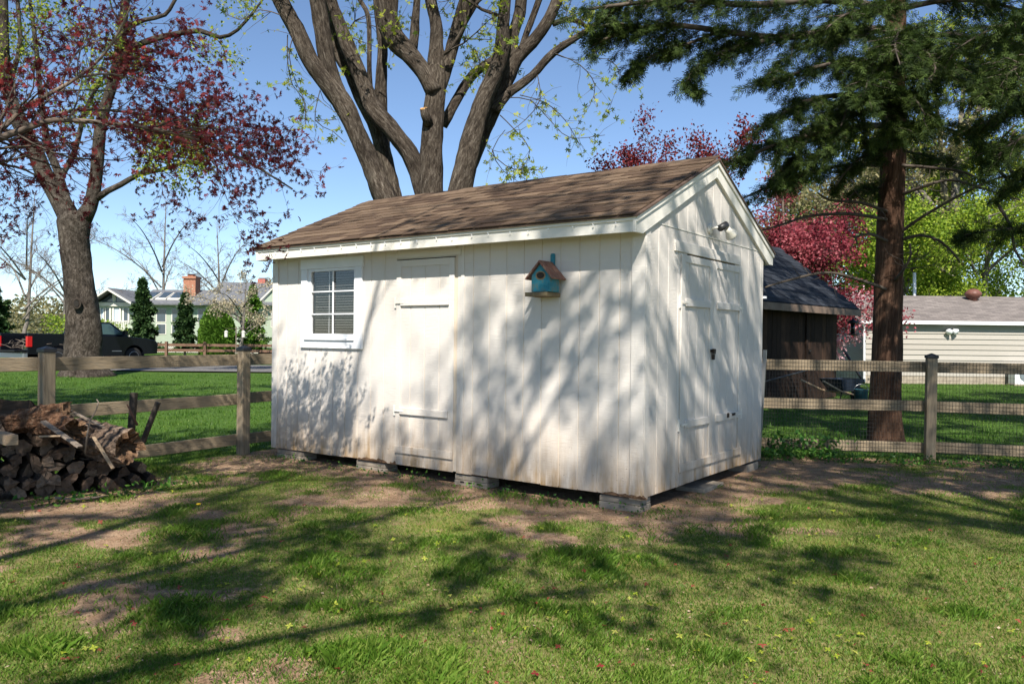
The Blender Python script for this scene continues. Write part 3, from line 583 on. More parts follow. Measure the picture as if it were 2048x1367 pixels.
stick('split_slat', 'pale split slat leaning down the front of the wood pile', [(187, 873, 6.88), (226, 936, 6.82)], .01, m_tan, flat=(.028, .012))
stick('split_slat', 'long grey split slat lying across the wood pile', [(86, 842, 6.9), (160, 893, 6.75)], .01, m_grey, flat=(.05, .015))
stick('split_slat', 'short reddish slat lying level on the wood pile', [(78, 872, 6.7), (121, 871, 6.75)], .01, m_tan, flat=(.02, .012))
stick('split_slat', 'long thin slat resting behind the rotten log', [(135, 818, 7.5), (236, 868, 7.3)], .01, m_grey, flat=(.03, .012))
stick('square_timber', 'sawn square timber end poking out left of the wood pile', [(-20, 866, 7.0), (24, 880, 6.55)], .01, m_tan, flat=(.09, .08))
stick('branch', 'fallen stick lying on the grass at the foot of the wood pile', [(110, 995, 6.75), (150, 998, 6.8), (190, 994, 6.9), (215, 991, 7.0)], .013, m_grey)
stick('short_stick', 'tiny stick on the lawn right of the wood pile', [(308, 983, 7.3), (330, 984, 7.32), (350, 982, 7.4)], .009, m_grey)
m_stake = simple('dark stake', (.035, .028, .022), (.075, .058, .044), 20, bs=.2)
for pts, r_, lb in (([(262, 868, 7.9), (268, 785, 7.9)], .055, 'upright dark wooden stake behind the rotten log'), ([(285, 885, 7.9), (316, 804, 7.9)], .042, 'leaning dark stake right of the upright stake')):
    stick('stake', lb, pts, r_, m_stake, flat=(r_, r_))
stick('stake', 'thin rusty rod leaning beside the upright stake', [(275, 850, 7.8), (254, 808, 7.8)], .012, simple('rust', (.12, .06, .04)))
# ------------------------------------------------------------------ foliage templates
def palmate(lobes=5, wd=.16):
    v = [(0, 0, 0)]; f = []
    for k in range(lobes):
        a = R(-105 + 210 * k / (lobes - 1)); l_ = 1 - .32 * abs(k - (lobes - 1) / 2) / ((lobes - 1) / 2)
        d = np.array([math.cos(a), math.sin(a)]); p = np.array([-d[1], d[0]]); i = len(v)
        for t, s_, dz in ((.45, -wd, .05), (1, 0, -.12), (.45, wd, .05)): q = d * t * l_ + p * s_; v.append((q[0], q[1], dz))
        f.append((0, i, i + 1, i + 2))
    return np.array(v), f
PALM, PALMF = palmate(); PALM7, PALM7F = palmate(7, .11)
LEAF = np.array([(0, 0, 0), (.45, -.32, .06), (1, 0, -.1), (.45, .32, .06)]); LEAFF = [(0, 1, 2, 3)]
TRI = np.array([(0, -.5, 0), (1, 0, .1), (0, .5, 0)]); TRIF = [(0, 1, 2)]
def cluster3():
    v, f = [], []
    for k in range(4):
        a = k * 1.7; c_, s_ = math.cos(a), math.sin(a); i = len(v)
        for p in LEAF: v.append((p[0] * c_ - p[1] * s_, p[0] * s_ + p[1] * c_, p[2] + (k - 1.5) * .18 * p[0]))
        f.append((i, i + 1, i + 2, i + 3))
    return np.array(v), f
CLU, CLUF = cluster3()
def spray_t():
    v, f = [], []
    def blade(o, d, l_, wd):
        d = np.array(d) / np.linalg.norm(d); p = np.array([-d[1], d[0], 0]); i = len(v)
        for q in (o, o + d * l_ * .5 - p * wd, o + d * l_, o + d * l_ * .5 + p * wd): v.append(q)
        f.append(tuple(range(i, i + 4)))
    blade(np.zeros(3), (1, 0, -.1), 1.0, .04)
    for k in range(3):
        t = .1 + .26 * k
        for s_ in (-1, 1): blade(np.array([t, 0, -.1 * t]), (.85, s_ * (.75 - .1 * k), -.25 + .2 * ((k * 7 + s_) % 3)), .55 * (1 - .5 * t) + .08, .045)
    return np.array(v), f
SPR, SPRF = spray_t()
def foliage(name, mat, parent, pos, size, rs, tmpl, fcs, d=None, tint=None, jit=.6):
    pos = np.asarray(pos); n = len(pos); Rm = rotmats(n, rs) if d is None else frames(np.asarray(d), rs, 1, jit)
    t = rs.uniform(0, 1, n) if tint is None else tint
    return link(name, npmesh(name, place(tmpl, pos, size * rs.uniform(.6, 1.3, n), Rm), fcs, mat, t), parent)
def smooth(pts, rad, step):
    """Catmull-Rom through control points"""
    P_ = [np.array(p, float) for p in pts]; r_ = list(rad); out, ro = [], []
    for i in range(len(P_) - 1):
        p0, p1, p2, p3 = P_[max(i - 1, 0)], P_[i], P_[i + 1], P_[min(i + 2, len(P_) - 1)]; n = max(1, int(np.linalg.norm(p2 - p1) / step))
        for k in range(n):
            t = k / n; out.append(.5 * (2 * p1 + (p2 - p0) * t + (2 * p0 - 5 * p1 + 4 * p2 - p3) * t * t + (3 * p1 - p0 - 3 * p2 + p3) * t ** 3)); ro.append(r_[i] * (1 - t) + r_[i + 1] * t)
    out.append(P_[-1]); ro.append(r_[-1]); return out, ro
class Twigs:
    """thin three-sided twigs gathered and meshed in one go"""
    def __init__(s): s.g = {}; s.v = False
    def tube(s, pts, rad, *a, **k):
        s.v = True; p = np.array([tuple(q) for q in pts]); s.g.setdefault(len(p), []).append((p, np.array(rad)))
    def build(s, name, mat, parent, smooth=True):
        VV, FF, off = [], [], 0
        for K_, L_ in s.g.items():
            p = np.stack([q[0] for q in L_]); r_ = np.stack([q[1] for q in L_]); n = len(p); d = p[:, -1] - p[:, 0]; d /= np.linalg.norm(d, axis=1)[:, None] + 1e-9
            ref = np.where(np.abs(d[:, 2:3]) < .8, np.array([[0, 0, 1.]]), np.array([[1., 0, 0]])); a = np.cross(d, ref); a /= np.linalg.norm(a, axis=1)[:, None]; b = np.cross(d, a)
            ring = np.stack([p + r_[..., None] * (a[:, None] * math.cos(q) + b[:, None] * math.sin(q)) for q in (0, 2.094, 4.189)], 2); VV.append(ring.reshape(-1, 3))
            i = np.arange(K_ - 1)[:, None] * 3; k = np.arange(3)[None, :]; k2 = (k + 1) % 3; q = np.stack([i + k, i + k2, i + 3 + k2, i + 3 + k], -1).reshape(-1, 4)
            FF.append((q[None] + (np.arange(n) * K_ * 3)[:, None, None] + off).reshape(-1, 4)); off += n * K_ * 3
        V, Fq = np.concatenate(VV), np.concatenate(FF); me_ = bpy.data.meshes.new(name); me_.vertices.add(len(V)); me_.vertices.foreach_set('co', V.reshape(-1).astype(np.float32)); me_.loops.add(Fq.size); me_.loops.foreach_set('vertex_index', Fq.reshape(-1).astype(np.int32))
        me_.polygons.add(len(Fq)); me_.polygons.foreach_set('loop_start', (np.arange(len(Fq)) * 4).astype(np.int32)); me_.materials.append(mat); me_.update(calc_edges=True); return link(name, me_, parent)
class Tree:
    def __init__(s, name, label, base, seed, group=None):
        s.root = thing(name, label, 'tree', base, 0, group); s.base = np.array(base, float); s.rng = random.Random(seed); s.rs = np.random.RandomState(seed); s.w = MB(); s.tw = Twigs(); s.tips = []; s.tdir = []; s.br = []
    def limb(s, pts, rad, step=.15, n=12, rough=.10):
        a, b = smooth([np.array(p) - s.base for p in pts], rad, step); s.w.tube(a, b, n, 0, rough, s.rng); s.br.append((a, b)); return a, b
    def grow(s, poly, rad, count, length, ang, lvl, mx, up=.15, t0=.25, droop=0, rr=.45, wig=.22, leafy=True, minr=.003):
        """side branches on a polyline, recursively; the last level carries the leaves"""
        N = len(poly)
        for _ in range(count):
            t = s.rng.uniform(t0, 1); i = min(int(t * (N - 1)), N - 2); p = np.array(poly[i]); d = np.array(poly[i + 1]) - p; d /= np.linalg.norm(d) + 1e-9
            q = s.rs.normal(size=3); q -= d * (q @ d); q /= np.linalg.norm(q) + 1e-9; a = R(s.rng.uniform(*ang)); v = d * math.cos(a) + q * math.sin(a); v[2] += up; v /= np.linalg.norm(v)
            l_ = length * s.rng.uniform(.55, 1.15) * (1 - .35 * t); k = (6, 4, 3, 3)[min(lvl, 3)]; pts = [p]; r0 = max(minr, rad[i] * rr); 
            for j in range(k):
                v = v + s.rs.normal(size=3) * wig; v[2] += .06 - droop; v /= np.linalg.norm(v); pts.append(pts[-1] + v * l_ / k)
            rd = [r0 * (1 - .75 * j / k) for j in range(k + 1)]; (s.w if lvl == 0 and r0 > .03 else s.tw).tube(pts, rd, 7 if r0 > .03 else (5 if r0 > .01 else 3), 0, 0, None, False)
            if lvl + 1 < mx: s.grow(pts, rd, max(2, int(count * .8)) if lvl else 5, length * .5, ang, lvl + 1, mx, up, .2, droop, .55, wig, leafy, minr)
            elif leafy:
                for j in range(1, k + 1): s.tips.append(pts[j]); s.tdir.append(pts[j] - pts[j - 1])
    def finish(s, bark_m, twig_m=None):
        s.w.build('trunk', bark_m, s.root, smooth=True)
        if s.tw.v: s.tw.build('branches', twig_m or M['twig_dark'], s.root)
    def leaves(s, mat, n, size, spread, tmpl=PALM, fcs=PALMF, name='crown', keep=None, tint=None, sel=None):
        T = np.array(s.tips); idx = s.rs.randint(0, len(T), n); pos = T[idx] + s.rs.normal(size=(n, 3)) * spread
        if keep is not None: pos = pos[keep(pos + s.base)]
        return foliage(name, mat, s.root, pos, size, s.rs, tmpl, fcs, tint=None if tint is None else tint(pos + s.base))
# ------------------------------------------------------------------ big maple behind the shed
YM = 14.6; t = Tree('maple_tree', 'huge grey multi-stemmed maple rising behind the shed roof', (-1.55, YM, 0), 21)
K = YM / F * .85
def pl_(pts, dy=0): return [tuple(P(x, y, YM + dy + (q[0] if q else 0))) for x, y, _, *q in pts], [w_ * K / 2 for _, _, w_, *q in pts]
def up(pts, n=3, lean=1.0):
    """carry a limb on above the frame"""
    p, r_ = pts; d = np.array(p[-1]) - np.array(p[-2]); d /= np.linalg.norm(d); p = list(p); r_ = list(r_)
    for k in range(n): d = d * np.array([lean, lean, 1]) + np.array([0, 0, .12]); d /= np.linalg.norm(d); p.append(tuple(np.array(p[-1]) + d * 1.6)); r_.append(r_[-1] * .68)
    return p, r_
t.limb([(-1.55, YM, -.3), (-1.55, YM, .4), (-1.55, YM, 1.6), (-1.55, YM, 2.4)], [1.0, .72, .62, .5], .15, 22, .07)
limbs = [([(840, 640, 66), (806, 470, 56), (771, 397, 52), (742, 330, 46), (717, 275, 43), (690, 212, 46), (655, 165, 44), (619, 119, 39), (590, 55, 37), (561, 0, 36)], -.3),
         ([(690, 212, 36), (662, 150, 38), (646, 72, 38), (634, 0, 37)], -.25),
         ([(850, 640, 60), (800, 460, 46), (785, 390, 42), (767, 307, 40), (752, 253, 36), (724, 205, 30), (700, 150, 26), (674, 101, 24), (663, 22, 22), (660, 0, 20)], .5),
         ([(850, 400, 40), (825, 318, 42), (789, 267, 41), (749, 220, 41), (724, 159, 36), (697, 94, 36), (672, 29, 27), (662, 0, 25)], .05),
         ([(767, 300, 30), (762, 202, 31), (764, 137, 27), (765, 90, 24), (758, 0, 28)], .6), ([(748, 230, 12), (739, 150, 12), (737, 36, 11), (720, 0, 10)], .7),
         ([(858, 640, 80), (861, 470, 66), (861, 394, 62), (864, 289, 52), (867, 217, 49), (872, 163, 47), (873, 90, 33), (872, 47, 29), (861, 0, 26)], 0),
         ([(868, 185, 40), (847, 145, 40), (818, 108, 43), (788, 76, 48), (776, 36, 50), (774, 0, 52)], -.1), ([(826, 100, 22), (829, 61, 22), (834, 0, 16)], .1),
         ([(874, 200, 24), (890, 150, 28), (906, 90, 31), (926, 22, 35), (934, 0, 35)], .25), ([(905, 95, 16), (925, 50, 16), (955, 0, 15)], .35), ([(884, 250, 28), (896, 232, 26), (912, 202, 24), (944, 152, 23), (977, 126, 20), (1000, 108, 14)], .6),
         ([(862, 640, 66), (905, 460, 58), (919, 379, 56), (941, 289, 48), (966, 202, 41), (988, 152, 39), (1002, 108, 36), (1006, 47, 28), (1011, 0, 26)], -.35),
         ([(940, 330, 34), (968, 260, 36), (995, 202, 36), (1018, 148, 37), (1034, 115, 33), (1064, 85, 29), (1092, 47, 28), (1114, 0, 26)], .15), ([(1028, 120, 26), (1026, 72, 26), (1038, 30, 29), (1042, 0, 28)], .3), ([(1040, 105, 14), (1052, 70, 15), (1078, 0, 16)], .4),
         ([(990, 222, 24), (1013, 191, 23), (1064, 152, 19), (1107, 105, 18), (1168, 65, 14), (1240, 14, 11), (1290, -20, 8)], .0), ([(1105, 48, 14), (1130, 40, 13), (1160, 44, 11), (1180, 60, 8)], .2)]
for pts, dy in limbs:
    pts = pl_(pts, dy); top = pts[0][-1][2] > 7.2
    a_, b_ = t.limb(*(up(pts) if top else pts), .13, 13, .09)
    if top: t.grow(a_[len(a_) // 3:], b_[len(a_) // 3:], 9, 2.6, (30, 75), 0, 3, .1, .15, .02, .3)
    t.grow(a_, [.02] * len(a_), 6, .9, (35, 80), 0, 2, .05, .35, .04, .5, .25, True, .004)
# cut stub
s_ = P(848, 218, YM - .28) - Vector(t.base); t.w.tube([s_ + Vector((.08, .1, -.25)), s_ + Vector((.02, 0, -.1)), s_], [.09, .08, .075], 10)
# hanging leafy twigs in view
for pts in ([(590, 60), (578, 110), (590, 160), (608, 200), (611, 255)], [(560, 30), (520, 20), (480, 40), (440, 20)], [(575, 70), (575, 120), (585, 170), (610, 205), (600, 245)], [(640, 180), (630, 240), (665, 262), (690, 285)], [(1020, 195), (1060, 200), (1100, 240), (1140, 275), (1210, 270)], [(1040, 190), (1090, 205), (1130, 240), (1160, 290)], [(1000, 230), (1030, 260), (1060, 300), (1040, 350), (1060, 365)],
            [(1110, 108), (1150, 120), (1215, 118), (1240, 150), (1225, 200), (1215, 230)], [(1075, 150), (1080, 200), (1050, 240), (1010, 270)], [(975, 300), (1010, 330), (1040, 340), (1090, 338)], [(1105, 105), (1160, 130), (1190, 170), (1180, 210), (1160, 240)], [(740, 50), (790, 60), (800, 20)], [(960, 60), (975, 20), (990, 45), (975, 70)], [(680, 70), (715, 80), (735, 110)], [(950, 100), (960, 135), (925, 165)], [(1010, 260), (985, 300), (1005, 340), (1035, 362)]):
    a_, b_ = smooth([np.array(P(x, y, YM - .6 + .4 * t.rng.random())) - t.base for x, y in pts], [.012 * (1 - .6 * k / len(pts)) for k in range(len(pts))], .15); t.tw.tube(a_, b_, 4)
    t.grow(a_, b_, 9, .75, (25, 70), 1, 2, -.1, .1, .08, .6); t.tips += a_[3:]
t.finish(M['bark_maple'])
MB().lathe([(.001, 0), (.062, 0), (.066, -.012)], 16).build('cut_stub', simple('fresh cut wood', (.62, .33, .11), (.74, .45, .19), 30), t.root, s_ + Vector((-.005, -.02, .012)), (R(25), R(-8), 0))
t.leaves(M['leaf_new'], 12500, .075, .045)
# ------------------------------------------------------------------ old maple by the drive
YL = 26.9; t = Tree('old_maple_tree', 'old dark maple with a knot hole in its thick trunk beside the drive', (-14.4, YL, 0), 8); K = YL / F
def plY(pts, Y0): return [tuple(P(q[0], q[1], Y0 + (q[3] if len(q) > 3 else 0))) for q in pts], [.92 * q[2] * Y0 / F / 2 for q in pts]
t.limb(*plY([(168, 760, 135), (167, 748, 108), (166, 728, 84), (166, 700, 74), (168, 660, 71), (163, 600, 63), (154, 540, 58), (149, 480, 60), (150, 445, 66), (150, 425, 58)], YL), .16, 26, .06)
for pts in ([(140, 440, 42), (115, 395, 36), (85, 340, 35), (65, 290, 32), (40, 240, 28), (15, 180, 25), (8, 110, 23), (5, 0, 21)], [(146, 430, 26), (132, 400, 22), (115, 340, 17), (95, 290, 15), (88, 240, 13), (80, 180, 11), (72, 90, 9), (60, 0, 8)],
            [(165, 440, 40), (180, 415, 31), (190, 370, 27), (195, 320, 25), (201, 250, 24), (215, 200, 22), (230, 150, 22), (240, 90, 20), (248, 30, 18), (252, 0, 17)], [(236, 112, 15), (290, 85, 14), (345, 70, 12), (400, 62, 11), (440, 75, 9), (475, 60, 7), (510, 20, 5), (525, 0, 4)], [(244, 66, 12), (262, 50, 11), (290, 40, 9), (330, 30, 8), (350, 0, 7)],
            [(192, 398, 15), (215, 382, 13), (240, 370, 12), (280, 348, 11), (320, 340, 9), (380, 323, 8), (415, 330, 5)], [(282, 348, 8), (300, 320, 7), (318, 300, 6), (330, 270, 5)], [(62, 300, 14), (30, 250, 12), (20, 180, 10), (40, 90, 9), (35, 0, 8)], [(225, 165, 14), (245, 130, 10), (260, 100, 9)], [(120, 360, 12), (150, 300, 11), (165, 240, 10), (180, 200, 8), (210, 150, 6)], [(375, 325, 6), (390, 290, 5), (395, 270, 4)]):
    p, r_ = plY(pts, YL); top = p[-1][2] > 11.5; a_, b_ = t.limb(*(up((p, r_), 3) if top else (p, r_)), .3, 11, .07)
    t.grow(a_, b_, 11 if top else 7, 2.6 if top else 1.6, (30, 70), 0, 3, .05, .3, .02, .3, minr=.006)
kn = P(153, 607, YL - .62) - Vector(t.base)
t.finish(M['bark_old'])
o = MB(); o.lathe([(.16, -.03), (.17, .03), (.12, .05), (.085, .0), (.06, -.03)], 18); q = o.build('knot_hole', M['bark_old'], t.root, kn + Vector((0, .03, 0)), (R(90), 0, R(25)), smooth=True); q.scale = (.8, 1.15, 1)
o = MB(); o.lathe([(.001, 0), (.095, 0), (.095, .01), (.001, .01)], 16); q = o.build('knot_hollow', M['dark'], t.root, kn + Vector((0.0, -.01, 0)), (R(90), 0, R(25))); q.scale = (.8, 1.15, 1)
t.leaves(M['leaf_new'], 15000, .12, .16, LEAF, LEAFF)
# ------------------------------------------------------------------ japanese maple, foreground left (its stem stands outside the frame)
t = Tree('japanese_maple', 'red leaved Japanese maple reaching in from the left edge', (-4.6, 4.6, 0), 17)
t.limb([(-4.6, 4.6, -.1), (-4.55, 4.62, .8), (-4.35, 4.75, 1.7)], [.16, .13, .11], .12, 14, .06)
t.limb([(-4.55, 4.62, .8), (-4.8, 4.2, 1.9), (-5.2, 3.6, 3.0), (-5.3, 3.0, 4.2)], [.1, .09, .07, .04], .12, 10, .06)
jm = [([(-4.38, 4.72, 1.6), *[tuple(P(x, y, Y)) for x, y, Y in ((-60, 300, 5.2), (0, 276, 5.5), (60, 255, 5.6), (110, 240, 5.7), (200, 245, 5.8), (300, 256, 5.9), (400, 282, 6.0), (500, 327, 6.1), (585, 378, 6.1))]], .05),
      ([tuple(P(x, y, Y)) for x, y, Y in ((60, 255, 5.6), (130, 224, 5.9), (210, 220, 6.2), (300, 232, 6.4), (400, 252, 6.5), (480, 300, 6.5), (540, 350, 6.6))], .022),
      ([(-4.38, 4.72, 1.6), *[tuple(P(x, y, Y)) for x, y, Y in ((-50, 310, 5.4), (0, 262, 5.6), (50, 215, 5.7), (110, 182, 5.8), (155, 155, 5.9), (200, 118, 6.0), (240, 60, 6.0), (262, 10, 6.0))]], .04),
      ([tuple(P(x, y, Y)) for x, y, Y in ((155, 155, 5.9), (220, 148, 6.2), (300, 165, 6.4), (380, 190, 6.5), (440, 215, 6.5))], .016), ([tuple(P(x, y, Y)) for x, y, Y in ((120, 178, 5.8), (150, 110, 6.2), (210, 80, 6.6), (300, 100, 6.9))], .016),
      ([tuple(P(x, y, Y)) for x, y, Y in ((230, 246, 5.8), (290, 290, 6.3), (330, 310, 6.7), (420, 330, 6.8), (455, 400, 6.9), (480, 440, 6.9))], .014), ([(-4.38, 4.72, 1.6), *[tuple(P(x, y, Y)) for x, y, Y in ((-60, 340, 5.6), (10, 330, 6.1), (70, 350, 6.4), (110, 400, 6.5))]], .03),
      ([(-4.8, 4.2, 1.9), (-4.4, 4.6, 3.0), (-3.9, 5.2, 3.9), (-3.2, 5.6, 4.5)], .05), ([(-5.2, 3.6, 3.0), (-4.6, 3.3, 3.9), (-3.8, 3.2, 4.5), (-3.0, 3.4, 4.9)], .05), ([(-5.2, 3.6, 3.0), (-5.6, 4.4, 3.8), (-5.4, 5.4, 4.3), (-4.7, 6.2, 4.5)], .045), ([(-4.55, 4.62, .8), (-5.3, 5.2, 2.0), (-5.6, 6.0, 3.0), (-5.2, 6.8, 3.6)], .05)]
for pts, r0 in jm:
    n = len(pts); a_, b_ = t.limb(pts, [.6 * r0 * (1 - .8 * k / (n - 1)) for k in range(n)], .08, 8, .04)
    t.grow(a_, b_, 22, .9, (22, 60), 0, 2, -.02, .35, .05, .5, .2, minr=.002)
t.finish(M['bark_jmaple'])
def reddish(p):                       # sparser towards the drooping right end, dense top left
    px = 1024 + F * p[:, 0] / p[:, 1]; py = 683 - F * (p[:, 2] - EYE) / p[:, 1]
    return t.rs.uniform(size=len(p)) < np.where((px < 150) | (px > 250), 1.0, .7)
t.leaves(M['leaf_red'], 10000, .036, .028, PALM7, PALM7F, keep=reddish)
# ------------------------------------------------------------------ cedar on the right
YC = 11.7; t = Tree('cedar_tree', 'tall dark evergreen cedar with shaggy brown trunk behind the right fence', (5.49, YC, 0), 31)
t.limb(*plY([(1772, 900, 92), (1772, 872, 74), (1771, 820, 66), (1773, 720, 62), (1776, 600, 58), (1781, 450, 54), (1786, 300, 50), (1790, 100, 44), (1794, -150, 36)], YC), .12, 22, .05)
t.limb([tuple(P(1794, -150, YC)), tuple(P(1800, -500, YC)), tuple(P(1800, -900, YC))], [.13, .09, .03], .3, 10, .04)
SP, SD = [], []; t.lw = MB()
def conifer_limb(pts, r0, side=.6, n_side=26, dens=1.0, droop=.05):
    """a limb with flat side branches, each set with sprays"""
    a_, b_ = smooth([np.array(p) - t.base for p in pts], [r0 * (1 - .8 * k / (len(pts) - 1)) for k in range(len(pts))], .1); t.lw.tube(a_, b_, 7, 0, .04, t.rng); N = len(a_)
    for k in range(n_side):
        u = t.rng.uniform(.22, 1); i = min(int(u * (N - 1)), N - 2); p = np.array(a_[i]); d = np.array(a_[i + 1]) - p; d /= np.linalg.norm(d)
        sd = np.cross(d, (0, 0, 1)); sd /= np.linalg.norm(sd); s_ = t.rng.choice((-1, 1)); v = d * .75 + sd * s_ * t.rng.uniform(.3, 1.0) + np.array([0, 0, t.rng.uniform(-.35, .3)]); v /= np.linalg.norm(v)
        l_ = side * t.rng.uniform(.5, 1.2) * (1.1 - .55 * u); q = [p]; m_ = 6
        for j in range(m_): v = v + t.rs.normal(size=3) * .12 + np.array([0, 0, -droop]); v /= np.linalg.norm(v); q.append(q[-1] + v * l_ / m_)
        t.tw.tube(q, [.009 * (1 - .7 * j / m_) for j in range(m_ + 1)], 3, 0, 0, None, False)
        for j in range(1, m_ + 1):
            for _ in range(max(1, int(6.5 * dens + t.rng.random()))):
                SP.append(q[j] + t.rs.normal(size=3) * .03); e = (q[j] - q[j - 1]) / np.linalg.norm(q[j] - q[j - 1]) + t.rs.normal(size=3) * .55; e[2] -= .2; SD.append(e)
def pc(*a): return [tuple(P(x, y, Y)) for x, y, Y in a]
for pts, r0, sd, ns, dn in (
    (pc((1790, 60, 11.7), (1680, 60, 10.8), (1560, 75, 10.3), (1440, 62, 9.9), (1330, 50, 9.6), (1230, 70, 9.4), (1180, 95, 9.3)), .06, .75, 62, 1.1), (pc((1788, 20, 11.7), (1650, 0, 10.6), (1500, 10, 10), (1360, 0, 9.5), (1240, 10, 9.2), (1170, 20, 9.1)), .06, .8, 66, 1.1),
    (pc((1560, 75, 10.3), (1490, 90, 10.0), (1430, 110, 9.8), (1380, 150, 9.7), (1390, 185, 9.7)), .03, .55, 30, 1), (pc((1440, 62, 9.9), (1370, 90, 9.8), (1310, 110, 9.7), (1270, 135, 9.6)), .025, .5, 26, 1), (pc((1330, 50, 9.6), (1290, 60, 9.5), (1230, 45, 9.3), (1190, 60, 9.2)), .02, .45, 20, 1),
    (pc((1785, 200, 11.7), (1700, 190, 10.8), (1620, 200, 10.2), (1560, 230, 9.9), (1520, 255, 9.8)), .045, .7, 40, 1.2), (pc((1783, 250, 11.7), (1700, 255, 10.9), (1620, 270, 10.4), (1560, 285, 10.1), (1500, 310, 9.9), (1450, 325, 9.8)), .045, .7, 44, 1.2), (pc((1784, 150, 11.7), (1720, 120, 10.6), (1650, 130, 10.0), (1580, 150, 9.7), (1520, 170, 9.6)), .04, .7, 40, 1.1),
    (pc((1780, 330, 11.8), (1700, 330, 11.3), (1640, 340, 11.0), (1570, 360, 10.8), (1510, 385, 10.7), (1460, 410, 10.7)), .035, .55, 34, 1), (pc((1784, 290, 11.5), (1730, 310, 10.9), (1690, 345, 10.7), (1670, 375, 10.7)), .03, .4, 18, 1), (pc((1788, 130, 11.4), (1770, 130, 10.5), (1740, 150, 9.8), (1730, 190, 9.4)), .03, .7, 44, 1.2), (pc((1790, 70, 11.4), (1800, 60, 10.4), (1790, 90, 9.7), (1800, 130, 9.3)), .03, .75, 44, 1.2),
    (pc((1789, 40, 11.5), (1740, 20, 10.7), (1690, 30, 10.1), (1650, 60, 9.8)), .03, .7, 40, 1.2), (pc((1786, 180, 11.5), (1760, 190, 10.8), (1770, 230, 10.2), (1790, 260, 9.9)), .03, .6, 36, 1.2), (pc((1788, 110, 11.5), (1840, 100, 10.8), (1870, 130, 10.2), (1860, 170, 9.9)), .03, .65, 36, 1.1), (pc((1700, 190, 10.8), (1690, 230, 10.3), (1670, 280, 10.1), (1640, 310, 10.0)), .02, .5, 28, 1.1), (pc((1620, 270, 10.4), (1590, 320, 10.3), (1560, 360, 10.3)), .02, .45, 24, 1),
    (pc((1786, 210, 11.4), (1800, 190, 10.6), (1830, 200, 10.0), (1850, 230, 9.7)), .03, .55, 30, 1.1), (pc((1782, 280, 11.4), (1770, 275, 10.8), (1790, 265, 10.4), (1840, 262, 10.2)), .022, .4, 20, 1), (pc((1790, 100, 11.8), (1880, 70, 11.6), (1970, 80, 11.4), (2060, 110, 11.2)), .05, .8, 44, 1), (pc((1788, 160, 11.8), (1880, 150, 11.4), (1960, 170, 11.2), (2060, 200, 11)), .045, .7, 40, .9),
    (pc((1785, 240, 12), (1860, 250, 12.2), (1930, 270, 12.2), (1980, 310, 12.2)), .03, .6, 28, .9), (pc((1785, 300, 12.2), (1850, 310, 12.8), (1900, 330, 13), (1930, 345, 13)), .025, .5, 22, .9), (pc((1790, 20, 11.9), (1900, 0, 11.8), (2000, 10, 11.6), (2100, 40, 11.4)), .05, .8, 44, 1), (pc((1790, 90, 12), (1700, 70, 12.6), (1600, 100, 13), (1540, 140, 13.2)), .04, .8, 36, 1), (pc((1786, 190, 12), (1700, 210, 12.6), (1640, 250, 13), (1560, 300, 13)), .04, .7, 36, 1),
    (pc((1781, 380, 11.8), (1740, 375, 11.6), (1710, 385, 11.5), (1690, 400, 11.5)), .02, .3, 12, .8), (pc((2120, 430, 10.5), (2050, 455, 10.4), (1980, 460, 10.2), (1930, 470, 10.1)), .03, .45, 22, 1), (pc((2150, 240, 9.5), (2080, 260, 9.4), (2020, 290, 9.4), (1980, 330, 9.4)), .03, .6, 30, .9), (pc((2150, 90, 9.2), (2060, 120, 9.1), (2000, 160, 9.0), (1950, 200, 9.0)), .03, .7, 36, .9), (pc((2160, 20, 9.6), (2060, 40, 9.5), (1980, 60, 9.4), (1910, 100, 9.4)), .03, .7, 40, 1), (pc((2170, 170, 10), (2090, 190, 9.9), (2020, 220, 9.8), (1960, 250, 9.8)), .03, .65, 36, 1), (pc((2170, 320, 10.2), (2100, 330, 10.2), (2040, 350, 10.2), (2000, 385, 10.2)), .025, .5, 26, 1), (pc((1792, 60, 11.9), (1880, 110, 12), (1950, 140, 12.2), (2020, 150, 12.4)), .035, .7, 36, 1)):
    conifer_limb(pts, r0, sd, ns, dn)
for k in range(46):                     # the crown above the frame
    z = t.rng.uniform(7.2, 13.5); a = t.rng.uniform(0, 6.28); l_ = 3.4 * (1 - (z - 7) / 9) + .6; q = np.array([5.6, YC, z]); d = np.array([math.cos(a), math.sin(a), 0])
    conifer_limb([tuple(q), tuple(q + d * l_ * .35 + (0, 0, .15)), tuple(q + d * l_ * .7 + (0, 0, .1)), tuple(q + d * l_ + (0, 0, -.2))], .035, .7, 16, .25)
